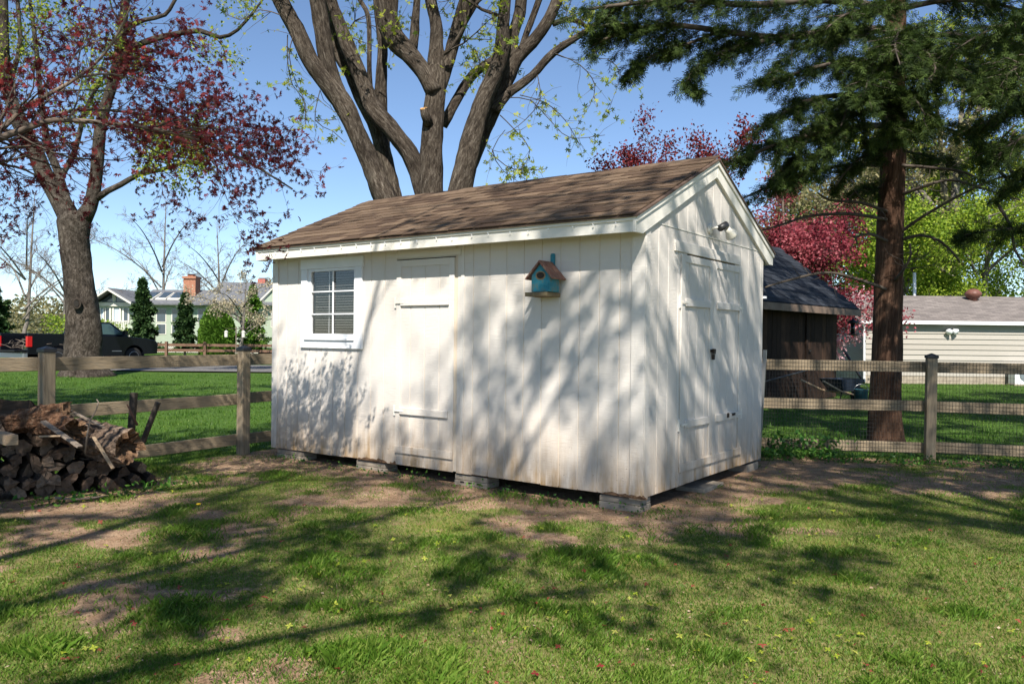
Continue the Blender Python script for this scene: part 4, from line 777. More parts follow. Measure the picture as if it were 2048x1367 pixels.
for pts in (pc((1777, 580, 11.6), (1720, 560, 11.2), (1650, 545, 11), (1560, 565, 10.9), (1530, 575, 10.9)), pc((1780, 440, 11.6), (1700, 428, 11.3), (1620, 432, 11.1), (1560, 450, 11), (1520, 462, 11)), pc((1780, 425, 11.6), (1720, 405, 11.4), (1660, 400, 11.3), (1635, 385, 11.3)), pc((1780, 485, 11.6), (1740, 468, 11.4), (1712, 475, 11.4), (1715, 490, 11.4)), pc((1790, 560, 11.5), (1810, 535, 11.3), (1822, 508, 11.2), (1820, 486, 11.2)),
            pc((1800, 465, 11.6), (1850, 430, 11.3), (1930, 385, 11), (2000, 355, 10.9), (2060, 350, 10.8)), pc((1800, 390, 11.6), (1850, 372, 11.3), (1900, 360, 11.2), (1960, 375, 11.1), (2040, 400, 11)), pc((1802, 480, 11.6), (1840, 470, 11.5), (1880, 482, 11.4), (1910, 510, 11.4), (1920, 525, 11.4)), pc((2060, 370, 10.6), (2020, 340, 10.6), (2012, 300, 10.6), (2030, 260, 10.6)), pc((2040, 380, 10.8), (1990, 330, 10.7), (1995, 290, 10.7), (2030, 250, 10.7)), pc((1990, 400, 10.9), (2020, 450, 10.8), (2030, 500, 10.8), (2050, 530, 10.8)), pc((1790, 330, 11.6), (1860, 335, 11.4), (1930, 345, 11.2), (1980, 370, 11.2))):
    a_, b_ = smooth([np.array(p) - t.base for p in pts], [.026 * (1 - .75 * k / len(pts)) for k in range(len(pts))], .1); t.lw.tube(a_, b_, 6, 0, .05, t.rng); t.grow(a_, b_, 9, .5, (30, 80), 1, 2, -.08, .25, .03, .45, .25, False)
t.finish(M['bark_cedar'])
t.lw.build('limbs', M['twig_dark'], t.root, smooth=True)
SP = np.array(SP); SD = np.array(SD); foliage('crown', M['cedar'], t.root, SP, .105, t.rs, SPR, SPRF, SD)
t = Tree('cedar_tree', 'evergreen cedar standing outside the right edge whose boughs shade the shed gable', (6.4, 2.4, 0), 37)
t.limb([(6.4, 2.4, -.1), (6.4, 2.4, 2), (6.42, 2.4, 6), (6.4, 2.4, 12)], [.3, .22, .18, .03], .2, 14, .05); SP, SD = [], []; t.lw = MB()
for k in range(30):
    z = 5.2 + 6.3 * k / 30; a = k * 2.4 + t.rng.random() * .5; l_ = 3.3 * (1 - (z - 5) / 9) + .4; q = np.array([6.4, 2.4, z]); d = np.array([math.cos(a), math.sin(a), 0])
    conifer_limb([tuple(q), tuple(q + d * l_ * .35 + (0, 0, .15)), tuple(q + d * l_ * .7 + (0, 0, .1)), tuple(q + d * l_ + (0, 0, -.25))], .035, .7, 15, .45)
for tip in ((1.35, 5.0, 5.5), (1.75, 4.7, 5.0), (2.1, 4.8, 4.6), (1.9, 4.4, 6.3)):
    q, e = np.array([6.4, 2.4, tip[2] - .2]), np.array(tip); conifer_limb([tuple(q), tuple(q * .6 + e * .4 + (0, 0, .3)), tuple(q * .25 + e * .75 + (0, 0, .2)), tuple(e)], .045, .55, 34, 1.1)
t.finish(M['bark_cedar']); t.lw.build('limbs', M['twig_dark'], t.root, smooth=True); foliage('crown', M['cedar'], t.root, np.array(SP), .12, t.rs, SPR, SPRF, np.array(SD))
# ------------------------------------------------------------------ generic broadleaf tree
def broad(name, label, base, h, spread, seed, bark_m, leaf_m=None, nleaf=6000, size=.12, r0=.22, fork=.3, nl=6, lv=3, cl=.25, tmpl=LEAF, fcs=LEAFF, group=None, cnt=7, tint=None, up=.12, rough=.06, droop=0.0, minr=.004, ang=(28, 65), vis=None, stems=1, clump=1):
    t = Tree(name, label, base, seed, group); r_ = t.rng; B = np.array(base, float)
    for s_ in range(stems):
        off = np.array([r_.uniform(-.4, .4), r_.uniform(-.4, .4), 0]) * (stems > 1); lean = np.array([r_.uniform(-.06, .06), r_.uniform(-.06, .06), 0]) * h + off * 1.5
        tp = [tuple(B + off + (0, 0, -.2)), tuple(B + off + (0, 0, .15)), tuple(B + off + lean * .4 + (0, 0, h * fork * .6)), tuple(B + off + lean * .7 + (0, 0, h * fork)), tuple(B + off + lean + (0, 0, h * .62)), tuple(B + off + lean * 1.3 + (0, 0, h * .95))]
        a_, b_ = t.limb(tp, [r0 * 1.45, r0 * 1.1, r0 * .9, r0 * .8, r0 * .45, r0 * .1], max(.15, h / 40), 12, rough); t.grow(a_, b_, cnt, h * .22, ang, 0, lv, up, .5, droop, .35, minr=minr)
        n_ = max(1, nl // stems)
        for k in range(n_):
            az = 2 * math.pi * (k + r_.uniform(-.3, .3)) / n_ + s_; z0 = h * (fork * .85 + .35 * k / max(1, n_ - 1) * r_.uniform(.8, 1.1)); st = B + off + lean * (z0 / h) + (0, 0, z0); d = np.array([math.cos(az), math.sin(az), 0]); reach = spread * r_.uniform(.7, 1.1)
            pts = [tuple(st), tuple(st + d * reach * .3 + (0, 0, h * .12)), tuple(st + d * reach * .65 + (0, 0, h * .22)), tuple(st + d * reach + (0, 0, h * (.28 - droop * 2)))]
            a_, b_ = t.limb(pts, [r0 * .45, r0 * .34, r0 * .22, r0 * .07], max(.15, h / 40), 9, rough); t.grow(a_, b_, cnt, h * .2, ang, 0, lv, up, .25, droop, .4, minr=minr)
    t.finish(bark_m, M['twig'] if leaf_m is None else None)
    if clump < 1: T_ = np.array(t.tips); k_ = fbm(T_[:, 0] * .9 + T_[:, 2] * .5, T_[:, 1] * .9 - T_[:, 2] * .6, seed, 2); t.tips = list(T_[k_ > np.quantile(k_, 1 - clump)])
    if leaf_m is not None: t.leaves(leaf_m, nleaf, size, cl, tmpl, fcs, tint=tint)
    return t
# shade maples standing behind the photographer: they throw the dappled shade
for nm, lb, base, h, sp, sd, nl_, sz in (('maple_tree', 'tall shade maple standing behind the viewer on the left', (-4.0, -3.4, 0), 16, 6.0, 41, 9500, .13), ('maple_tree', 'tall shade maple standing behind the viewer on the right', (5.0, -4.0, 0), 18, 7.4, 43, 10000, .13), ('maple_tree', 'tall shade maple standing outside the left edge beyond the fence', (-10.5, 6.0, 0), 17, 6.0, 45, 9000, .15), ('maple_tree', 'tall shade maple standing outside the right edge', (11.2, 3.2, 0), 19, 6.4, 48, 26000, .18)):
    broad(nm, lb, base, h, sp, sd, M['bark_maple'], M['leaf_new'], nl_, sz * 1.15, .2, .31 if base[0] == -4.0 else .42, 11, 3, .12, LEAF, LEAFF, cnt=6, clump=.4 if abs(base[0]) < 9 else .6)
# ------------------------------------------------------------------ red maples and woods behind on the right
def crimson_tint(p): return np.clip(.45 + .25 * np.sin(p[:, 0] * 1.7) + np.random.RandomState(3).normal(size=len(p)) * .25, 0, 1)
broad('red_maple', 'crimson leaved maple in full leaf behind the dark shed', (9.0, 25.5, 0), 6.6, 2.7, 51, M['bark_jmaple'], M['leaf_crimson'], 36000, .095, .16, .16, 10, 3, .2, LEAF, LEAFF, cnt=8, tint=crimson_tint, droop=.03)
broad('red_maple', 'dark red maple whose sparse top shows above the shed ridge', (4.2, 24, 0), 7.6, 3.4, 53, M['bark_jmaple'], M['leaf_red'], 20000, .09, .14, .3, 9, 3, .12, LEAF, LEAFF, cnt=7)
broad('dogwood', 'pink flowering dogwood low behind the dark shed', (10.4, 27.5, 0), 3.6, 1.5, 55, M['bark_jmaple'], leafmat('pink blossom', (.5, .2, .24), (.66, .36, .40), (.75, .52, .55), .3), 5000, .11, .1, .2, 8, 3, .15, cnt=6)
wd = [('lime green budding tree just behind the beige garage', (18.6, 37.5, 0), 8.6, 4.0, 'leaf_lime', 24000, .15, .2, .25, 8), ('second lime tree half hidden at the right edge behind the garage', (23.2, 40, 0), 9.0, 4.2, 'leaf_lime', 15000, .15, .2, .25, 8), ('tall grey trunked tree with thin yellow green leaves behind the garage', (23.5, 45, 0), 19, 6.2, 'leaf_new', 15000, .2, .4, .3, 8), ('tan budding tree behind the garage beside the cedar', (19.3, 42, 0), 13, 4.0, 'leaf_olive', 11000, .19, .2, .3, 7),
      ('olive budding tree left of the cedar trunk beyond the red maple', (15.6, 46, 0), 11, 4.2, 'leaf_olive', 9000, .2, .2, .3, 7), ('green woodland tree far behind the garage', (27.5, 54, 0), 16, 6, 'leaf_green', 12000, .24, .3, .25, 7), ('green woodland tree in the gap right of the cedar', (21.4, 58, 0), 14, 5.5, 'leaf_green', 12000, .24, .3, .2, 7), ('green woodland tree behind the red maple', (14, 60, 0), 11, 5.5, 'leaf_green', 9000, .24, .3, .2, 7), ('tall leafy tree beyond the right edge of the garage', (31, 47, 0), 17, 6, 'leaf_new', 9000, .22, .35, .25, 7)]
for i, (lb, base, h, sp, lm, nl_, sz, r0, fk, nlm) in enumerate(wd): broad('woodland_tree', lb, base, h, sp, 60 + i, M['bark_grey'], M[lm], nl_, sz, r0, fk, nlm, 3, .3, group='trees behind the garage', cnt=6, minr=.012)
# undergrowth along the wood edge
rs = np.random.RandomState(77)
def thicket(name, label, xs, ys, hs, n, mat, size, bumps=1.2):
    x = rs.uniform(*xs, n); y = rs.uniform(*ys, n); top = hs * (.55 + .75 * fbm(x * .45 / bumps, y * .2, 5)); z = top * rs.uniform(0, 1, n) ** .7
    me_ = npmesh(name, place(LEAF, np.stack([x, y, z], -1), size * rs.uniform(.6, 1.3, n), rotmats(n, rs)), LEAFF, M[mat], rs.uniform(0, 1, n)); return tag(link(name, me_), label, 'shrubs', kind='stuff')
thicket('undergrowth', 'tangled green undergrowth at the edge of the woods behind the garage', (9, 48), (50, 66), 5.0, 26000, 'leaf_green', .3)
thicket('undergrowth', 'low green shrubs between the dark shed and the garage', (8.5, 14), (31, 34), 2.3, 6000, 'leaf_green', .16)
thicket('undergrowth', 'grey brown brush behind the parked truck on the left', (-60, -24), (66, 74), 4.2, 16000, 'leaf_olive', .3)
thicket('undergrowth', 'green hedge growth beyond the lawn behind the shed', (-24, 10), (66, 78), 4.0, 14000, 'leaf_green', .32)
thicket('shrub_row', 'yellow green shrubs showing over the truck bed', (-26.5, -22.5), (45, 47), 2.2, 3500, 'leaf_lime', .14)
# bare trees behind the truck
for i, (x, y, h, sp, lb) in enumerate(((-38, 62, 13, 5.5, 'bare branching tree at the left edge behind the truck'), (-33.5, 60, 10, 5.0, 'low spreading bare tree behind the truck bed'), (-30.8, 70, 14, 5.5, 'tall bare tree behind the green house porch'), (-26.5, 74, 12, 5, 'thin bare tree rising over the green house roof'), (-43, 56, 10, 4, 'small bare tree beside the dark evergreen'))):
    broad('bare_tree', lb, (x, y, 0), h, sp, 80 + i, M['bark_grey'], None, 0, .1, .17, .22, 7, 3, .2, group='bare trees on the left', cnt=8, minr=.012)
# ------------------------------------------------------------------ evergreens by the green house
def spruce(name, label, base, h, r, seed, mat, n=5200, size=.16, slim=1.0):
    t = Tree(name, label, base, seed); t.limb([tuple(np.array(base) + (0, 0, z)) for z in (-.1, h * .5, h)], [.09, .06, .012], .3, 8, .04); pos, d = [], []
    nb = int(26 * h)
    for k in range(nb):
        u = (k + t.rng.random()) / nb; z = .12 * h + u * .86 * h; l_ = r * (1 - u) ** .85 * t.rng.uniform(.4, 1.25) * (1 + .2 * math.sin(u * 23 + seed)) + .05; a = k * 2.4 + t.rng.random(); v = np.array([math.cos(a), math.sin(a), -.08 + .5 * u])
        t.tw.tube([np.array([0, 0, z]), np.array([0, 0, z]) + v * l_ * .5, np.array([0, 0, z - .05]) + v * l_], [.014, .01, .004], 3, 0, 0, None, False)
        m_ = max(3, int(n / nb * (1 - .5 * u)))
        for j in range(m_): q = t.rng.uniform(.15, 1); pos.append(np.array([0, 0, z]) + v * l_ * q + t.rs.normal(size=3) * .04); d.append(v * .8 + t.rs.normal(size=3) * .5)
    t.finish(M['bark_grey']); foliage('crown', M[mat], t.root, pos, size, t.rs, CLU, CLUF, d); return t
def pg(px, Y): return (P(px, 690, Y).x, Y, 0)
spruce('spruce_tree', 'taller dark spruce in front of the green house porch', pg(284, 52), 5.0, 1.0, 90, 'spruce', 5200, .22)
spruce('spruce_tree', 'smaller dark spruce in front of the green house windows', pg(370, 52), 4.1, .85, 91, 'spruce', 4200, .2)
spruce('spruce_tree', 'light green conifer right of the round arborvitae', pg(505, 54), 4.8, 1.1, 92, 'thuja', 3600, .2)
spruce('spruce_tree', 'dark evergreen cut off by the left edge of the picture', pg(-18, 42), 4.2, 1.5, 93, 'spruce', 5000, .2)
t = Tree('arborvitae', 'dense rounded green arborvitae before the green house', pg(434, 53), 94); t.limb([tuple(t.base + (0, 0, z)) for z in (-.1, 1.2, 2.6)], [.08, .06, .02], .3, 8)
n = 5200; u = t.rs.uniform(0, 1, n); a = t.rs.uniform(0, 6.283, n); rr = (1.1 * np.sqrt(np.clip(1 - (u * 1.02 - .3) ** 2 / .53, .02, 1))) * t.rs.uniform(.55, 1.05, n) ** .5; pos = np.stack([np.cos(a) * rr, np.sin(a) * rr, .1 + u * 3.2], -1); d = np.stack([np.cos(a) * .5, np.sin(a) * .5, np.full(n, 1.0)], -1)
t.finish(M['bark_grey']); foliage('crown', M['thuja'], t.root, pos, .2, t.rs, CLU, CLUF, d)
broad('flowering_tree', 'pale cream flowering tree before the green house roof', pg(478, 47), 5.0, 2.9, 95, M['bark_grey'], M['blossom'], 3600, .10, .1, .3, 8, 3, .1, cnt=6, minr=.008, droop=.02)
# ------------------------------------------------------------------ green house
hs = thing('house', 'pale green single storey house with dark grey roofs and brick chimneys', 'house', (0, 60, 0))
m_hs = simple('green clapboard', (.40, .47, .36), (.45, .52, .41), 3, (1, 1, 8), bs=.1); 
n = m_hs.node_tree; wv = n.nodes.new('ShaderNodeTexWave'); wv.bands_direction = 'Z'; wv.wave_profile = 'SAW'; wv.inputs['Scale'].default_value = 2.6; n.links.new(coord(n, 'pos'), wv.inputs[0]); bump(n, n.nodes['Principled BSDF'], wv.outputs[1], .9, .03)
m_hr = simple('grey shingle roof', (.10, .105, .115), (.17, .175, .185), 5, (1, 1, 4), bs=.4, bd=.02); m_trimw = simple('house trim', (.62, .60, .53)); m_win = simple('window glass', (.05, .07, .09), rough=.05, spec=.7)
m_br = simple('chimney brick', (.26, .10, .06), (.42, .21, .13), 9, (1, 1, 2.5), bs=.4); m_curt = simple('curtain', (.42, .50, .56), rough=.9)
X = lambda px: (px - 1024) / 26.7
def Zh(px, py): return EYE + (675.3 + .0114 * (px - 1024) - py) / 26.7
def hb(nm, x0, x1, y0, y1, z0, z1, mat, par=hs): return MB().box(x0, x1, y0, y1, z0, z1).build(nm, mat, par)
hb('porch_wall', X(194), X(272), 0, 5, .9, Zh(230, 604), m_hs); hb('wing_wall', X(272.2), X(404), 1.2, 6, .7, Zh(340, 608), m_hs); hb('main_wall', X(404.2), X(575), .6, 8, .5, Zh(470, 608), m_hs)
ya, ap = -.5, X(229)
for s_, xe in ((-1, X(188)), (1, X(275))):
    pr_ = [(xe, Zh(230, 606)), (ap, Zh(229, 579)), (ap, Zh(229, 576.5)), (xe, Zh(230, 603))]; MB().prism(pr_, -1.0, 4.2, 'y').build('porch_roof', m_hr, hs)
    pr_ = [(xe, Zh(230, 609)), (ap, Zh(229, 582)), (ap, Zh(229, 578.5)), (xe, Zh(230, 605.5))]; MB().prism(pr_, -1.12, -1.002, 'y').build('rake_trim', m_trimw, hs)
MB().prism([(X(200), Zh(230, 603.5)), (X(262), Zh(230, 603.5)), (ap, Zh(229, 583))], -.05, -.001, 'y').build('gable_glass', m_win, hs)
hb('gable_post', ap - .12, ap + .12, -.12, -.06, Zh(229, 604), Zh(229, 584), m_trimw); hb('porch_beam', X(196), X(270), -.2, -.062, Zh(229, 612), Zh(229, 605), m_trimw)
for a, b in ((201, 209), (211, 221), (227, 241), (247, 258)):
    w_ = hb('window', X(a), X(b), -.06, -.002, Zh(229, 644), Zh(229, 617), m_win); hb('curtain', X(a) + .08, X(b) - .05, -.063, -.0605, Zh(229, 643), Zh(229, 618), m_curt, w_) if a in (227, 201) else None
    for q in (a, b): hb('frame', X(q) - .06, X(q) + .06, -.1, -.064, Zh(229, 645), Zh(229, 616), m_trimw, w_)
hb('deck', X(192), X(276), -1.6, -.01, 1.45, 1.6, m_trimw); hb('deck_rail', X(192), X(276), -1.6, -1.5, 2.3, 2.38, m_trimw)
for k in range(24): hb('baluster', X(193 + k * 3.5), X(193 + k * 3.5) + .06, -1.58, -1.53, 1.605, 2.295, m_trimw)
for k in range(5): hb('deck_post', X(193 + k * 20.5), X(193 + k * 20.5) + .12, -1.5, -1.38, -.1, 1.445, m_trimw)
# wing roof and main roof (slopes face the viewer)
def slope(nm, x0, x1, y0, z0, y1, z1, mat=m_hr): return MB().prism([(y0, z0), (y1, z1), (y1, z1 + .12), (y0, z0 + .12)], x0, x1, 'x').build(nm, mat, hs)
slope('wing_roof', X(262), X(408), .5, Zh(340, 609), 3.6, Zh(340, 577)); slope('wing_roof_back', X(262), X(408), 6.6, Zh(340, 609), 3.602, Zh(340, 577))
slope('main_roof', X(400), X(545), -.1, Zh(470, 610), 4.2, Zh(470, 560)); slope('main_roof_back', X(400), X(575), 8.5, Zh(470, 610), 4.202, Zh(470, 560))
MB().prism([(X(518), Zh(530, 606)), (X(575), Zh(530, 606)), (X(575), Zh(530, 570)), (X(548), Zh(530, 572))], .3, .55, 'y').build('side_gable', m_hs, hs)
MB().prism([(X(514), Zh(530, 607)), (X(549), Zh(530, 572)), (X(549), Zh(530, 568)), (X(514), Zh(530, 603))], .1, .29, 'y').build('gable_trim', m_trimw, hs)
for a, b in ((266, 292), (297, 318), (321, 346)):
    y0_, y1_ = 1.35, 2.75; zz = lambda y: Zh(340, 609) + (Zh(340, 577) - Zh(340, 609)) * (y - .5) / 3.1 + .16
    MB().prism([(y0_, zz(y0_) - .03), (y1_, zz(y1_) - .03), (y1_, zz(y1_) + .05), (y0_, zz(y0_) + .05)], X(a), X(b) - .15, 'x').build('skylight', m_win, hs)
    MB().prism([(y0_ - .1, zz(y0_) - .07), (y1_ + .1, zz(y1_) - .07), (y1_ + .1, zz(y1_) + .02), (y0_ - .1, zz(y0_) + .02)], X(a) - .08, X(b) - .07, 'x').build('skylight_frame', m_trimw, hs)
for (a, b, c, d, y_) in ((331, 352, 642, 617, 1.2), (331, 352, 667, 648, 1.2), (300, 317, 642, 617, 1.2), (300, 317, 667, 648, 1.2), (384, 397, 643, 617, 1.2), (541, 550, 650, 618, .3)):
    w_ = hb('window', X(a), X(b), y_ - .05, y_ - .002, Zh(340, c), Zh(340, d), m_win); hb('frame', X(a) - .07, X(b) + .07, y_ - .03, y_ - .0025, Zh(340, c) - .07, Zh(340, d) + .07, m_trimw, w_)
XK = X; X = lambda px: XK(px) * 1.045
ch = MB(); ch.box(X(371), X(395), 2.2, 3.2, 3.6, Zh(382, 553)); ch.box(X(369.5), X(396.5), 2.1, 3.3, Zh(382, 553) + .002, Zh(382, 548)); c1 = ch.build('chimney', m_br, hs); hb('flue', X(377), X(388), 2.4, 2.9, Zh(382, 548) + .002, Zh(382, 544), m_br, c1); hb('flue_cap', X(375), X(390), 2.3, 3, Zh(382, 543.5), Zh(382, 542.5), M['steel'], c1)
X = lambda px: XK(px) * 1.073
c2 = hb('chimney', X(517), X(532), 4, 4.8, 4.6, Zh(524, 550), simple('red chimney brick', (.33, .09, .07), (.45, .15, .12), 9, (1, 1, 2.5), bs=.4)); hb('flue_cap', X(518), X(531), 4.1, 4.7, Zh(524, 549), Zh(524, 547), M['steel'], c2)
X = XK; lt = MB()
for k in range(60):
    x_ = X(312) + k * .14 - 1
    for s_ in (-1, 1): lt.add([(x_, .9 + .01 * s_, .05), (x_ + .06, .9 + .01 * s_, .05), (x_ + .06 + s_ * .65, .9 + .01 * s_, .7), (x_ + s_ * .65, .9 + .01 * s_, .7)], [(0, 1, 2, 3)])
lt.build('lattice_skirt', m_trimw, hs)
# far rail fence
M_pine, M_post = M['pine'], M['post']; M['pine'] = M['post'] = simple('red brown fence wood', (.12, .068, .045), (.18, .105, .07), 5, bs=.1)
fence('rail_fence', 'low red brown two rail fence in front of the green house', [(P(px, 690, 50).x, 50) for px in (258, 333, 410, 484, 560, 635)], (.86, .52), .17, 1, False, .05, .16, .98, 8); M['pine'], M['post'] = M_pine, M_post
fp = thing('feeder_pole', 'slender pole with two hanging bird feeders before the arborvitae', 'feeder pole', (P(472, 700, 44).x, 44, 0))
MB().tube([(0, 0, -.1), (0, 0, 1.9)], [.03, .03], 8).build('pole', M['twig'], fp); MB().tube([(-.6, 0, 1.78), (.6, 0, 1.78)], [.018, .018], 6).build('crossbar', M['iron'], fp)
for x_ in (-.55, .4): MB().lathe([(.02, .0), (.09, .02), (.09, .28), (.12, .3), (.02, .38)], 12).build('feeder', m_trimw, fp, (x_, 0, 1.3)); 
for x_ in (-.55, .4): MB().tube([(x_, 0, 1.67), (x_, 0, 1.78)], [.006, .006], 4).build('hanger', M['iron'], fp)
# ------------------------------------------------------------------ pickup truck
tk = thing('pickup_truck', 'black pickup truck parked on the drive behind the old maple', 'truck', (-18.05, 30.6, .05), R(61))
tk.location = (-18.5, 30.6, .05)
m_blk = simple('black car paint', (.004, .005, .008), rough=.22, spec=.3); m_tyre = simple('tyre', (.02, .02, .02), rough=.9); m_redl = simple('tail light', (.5, .01, .012), rough=.15, spec=.7)
# local x forward from the rear bumper; y from 0 (right side, towards viewer) to 1.95
def side(pts, y0, y1, mat, nm, par=tk): return bevel(MB().prism(pts, y0, y1, 'y').build(nm, mat, par), .03, 2)
arch = lambda cx, r_, n=8: [(cx + r_ * math.cos(math.pi * (1 - k / n)), .45 + r_ * math.sin(math.pi * (1 - k / n)) * .95) for k in range(n + 1)]
low = [(.02, .55), (.72, .55)] + arch(1.2, .46) + [(1.7, .45), (3.95, .45)] + arch(4.55, .47) + [(5.05, .5), (5.65, .5)]
bed_side = [(.02, .55), (.72, .55)] + arch(1.2, .46) + [(1.7, .45), (2.45, .45), (2.45, 1.36), (.02, 1.36)]
side(bed_side, 0, .1, m_blk, 'bed_side'); side(bed_side, 1.85, 1.95, m_blk, 'bed_side')
cab = [(2.46, .45), (3.97, .45)] + arch(4.55, .47) + [(5.05, .5), (5.68, .52), (5.72, .95), (5.6, 1.1), (5.0, 1.2), (4.3, 1.27), (2.46, 1.3)]
side(cab, 0, 1.95, m_blk, 'cab_body')
top = MB(); q = [(2.5, 1.3, .06), (4.35, 1.27, .06), (4.35, 1.27, 1.89), (2.5, 1.3, 1.89), (2.66, 1.86, .2), (3.55, 1.86, .2), (3.55, 1.86, 1.75), (2.66, 1.86, 1.75)]; q = [(x_, y_, z_) for x_, z_, y_ in q]
top.add(q, [(0, 1, 5, 4), (1, 2, 6, 5), (2, 3, 7, 6), (3, 0, 4, 7), (4, 5, 6, 7)]); bevel(top.build('cab_roof', m_blk, tk), .05, 3)
m_tint = simple('tinted window', (.05, .09, .085), rough=.05, spec=.8)
sw = MB(); sw.add([(2.72, .075, 1.36), (4.08, .075, 1.34), (3.5, .185, 1.79), (2.84, .185, 1.79)], [(0, 1, 2, 3)]); o = sw.build('side_window', m_tint, tk, (0, -.012, 0))
ws = MB(); ws.add([(4.3, .16, 1.3), (4.3, 1.8, 1.3), (3.62, 1.68, 1.82), (3.62, .27, 1.82)], [(0, 1, 2, 3)]); ws.build('windshield', m_tint, tk, (.02, 0, .012))
rw = MB(); rw.add([(2.53, .2, 1.4), (2.65, .3, 1.8), (2.65, 1.65, 1.8), (2.53, 1.75, 1.4)], [(0, 1, 2, 3)]); rw.build('rear_window', m_win, tk, (-.015, 0, 0))
hb('bed_floor', .02, 2.44, .101, 1.849, .62, .72, m_blk, tk); hb('bed_front', 2.4, 2.455, .102, 1.848, .721, 1.35, m_blk, tk); hb('tailgate', -.42, .0, .12, 1.83, .66, .72, m_blk, tk); hb('bumper', -.1, .015, .03, 1.92, .42, .6, M['steel'], tk); hb('chassis', .3, 5.5, .35, 1.6, .3, .44, m_tyre, tk)
for y0_, y1_ in ((-.02, .1), (1.85, 1.97)): hb('tail_light', -.015, .16, y0_, y1_, .85, 1.25, m_redl, tk)
for y0_, y1_ in ((.08, .5), (1.45, 1.87)): hb('headlight', 5.66, 5.74, y0_, y1_, .8, 1.02, simple('headlight', (.6, .6, .58), rough=.1), tk)
hb('mirror', 3.95, 4.1, -.2, -.03, 1.33, 1.52, m_blk, tk); hb('door_handle', 2.75, 2.9, -.03, -.003, 1.13, 1.17, m_blk, tk)
hb('badge', 3.5, 3.95, -.006, -.001, .64, .67, M['steel'], tk)
for cx in (1.2, 4.55):
    for y_ in (.02, 1.7):
        ty = MB(); ty.lathe([(.2, 0), (.37, .01), (.4, .05), (.4, .18), (.37, .22), (.2, .23)], 24); ty = ty.build('wheel', m_tyre, tk, (cx, y_ + .23, .4), (R(90), 0, 0), smooth=True)
        MB().lathe([(.01, .21), (.19, .2), (.23, .235), (.24, .225), (.23, 0)], 20).build('rim', M['steel'], ty, smooth=True)
br = MB(); r_ = random.Random(3)
for k in range(60):
    p = Vector((r_.uniform(.1, 1.2), r_.uniform(.2, 1.7), .74 + r_.random() * .3)); v = Vector((r_.uniform(-1, 1), r_.uniform(-1, 1), r_.uniform(-.1, .45))).normalized() * r_.uniform(.3, .6); br.tube([p, p + v * .5 + Vector((0, 0, .03)), p + v], [.012, .01, .005], 4)
bo = br.build('brush_pile', M['twig'], None, tk.location, (0, 0, R(61))); tag(bo, 'heap of cut brush twigs in the open truck bed', 'brush', kind='stuff')
# ------------------------------------------------------------------ dark shed behind the fence
e0, e1 = np.array([4.6, 16.75]), np.array([8.42, 20.75]); dd = (e1 - e0) / np.linalg.norm(e1 - e0); ln = float(np.linalg.norm(e1 - e0)); dk = thing('dark_shed', 'dark brown plank shed with a blue black shingle roof behind the right fence', 'shed', (e0[0], e0[1], 0), math.atan2(dd[1], dd[0]))
hb('wall_core', 0.02, ln - .02, .03, 3.4, .05, 2.3, M['dark'], dk)
r_ = random.Random(9); x_ = 0
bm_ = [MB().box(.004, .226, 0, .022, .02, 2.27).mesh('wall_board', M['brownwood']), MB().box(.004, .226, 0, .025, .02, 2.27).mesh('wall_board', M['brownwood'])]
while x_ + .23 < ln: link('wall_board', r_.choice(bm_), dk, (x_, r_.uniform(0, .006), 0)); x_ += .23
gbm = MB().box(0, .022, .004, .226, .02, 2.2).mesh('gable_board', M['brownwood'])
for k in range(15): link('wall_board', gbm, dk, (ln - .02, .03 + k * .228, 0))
for x_ in (1.15, 3.6): hb('door_post', x_, x_ + .1, -.03, -.001, .02, 2.2, M['brownwood'], dk)
hb('latch', 3.72, 3.86, -.04, -.0305, 1.2, 1.25, M['iron'], dk)
sl2 = math.radians(38); eo = .42; ridge_y = 1.7; ze = 2.28
rr_ = MB().prism([(-eo, ze), (ridge_y, ze + (ridge_y + eo) * math.tan(sl2)), (3.8, ze), (3.8, ze - .06), (ridge_y, ze - .06 + (ridge_y + eo) * math.tan(sl2)), (-eo, ze - .06)][::-1], -.4, ln + .45, 'x').build('roof', simple('dark roof deck', (.02, .022, .028)), dk)
bevel(MB().box(-.4, ln + .45, -eo - .025, -eo - .001, ze - .17, ze - .01).build('eave_board', simple('eave wood', (.16, .11, .08), (.22, .16, .12), 6, bs=.2), dk), .004)
stl = (ridge_y + eo) / math.cos(sl2); tb = [MB().box(.004, .326, 0, .2, 0, .008).mesh('roof_shingle', M['dshingle'])]
for c in range(int(stl / .155) + 1):
    x_ = -.42 - (c % 2) * .165; y_ = -eo - .01 + c * .155 * math.cos(sl2); z_ = ze + .003 + c * .155 * math.sin(sl2)
    while x_ + .3 < ln + .5:
        if x_ > -.45: link('roof_shingle', tb[0], rr_, (x_, y_, z_ + .006 + r_.random() * .004), (sl2 - .035, 0, 0))
        x_ += .33
# things by the dark shed
ft = P(1706, 637, 20.95); fd = thing('bird_feeder', 'black tube bird feeder hanging from the eave corner of the dark shed', 'bird feeder', (ft.x, ft.y, ft.z - .44))
MB().lathe([(.02, 0), (.13, .02), (.14, .045), (.06, .05)], 14).build('tray', M['cap'], fd, smooth=True); MB().lathe([(.055, .05), (.05, .33)], 12).build('tube', M['glass'], fd, smooth=True); MB().lathe([(.15, .32), (.13, .36), (.03, .42), (.012, .47)], 14).build('cap', M['cap'], fd, smooth=True); MB().tube([(0, 0, .47), (0, 0, .62)], [.006, .006], 5).build('hanger', M['iron'], fd)
def barw(name, label, cat, a, b, r, mat): o = MB().tube([a, b], [r, r], 8).build(name, mat, smooth=True); return tag(o, label, cat)
barw('pole', 'dark pole leaning beside the right end of the dark shed', 'pole', P(1687, 698, 18.6), P(1728, 765, 18.0), .03, M['cap'])
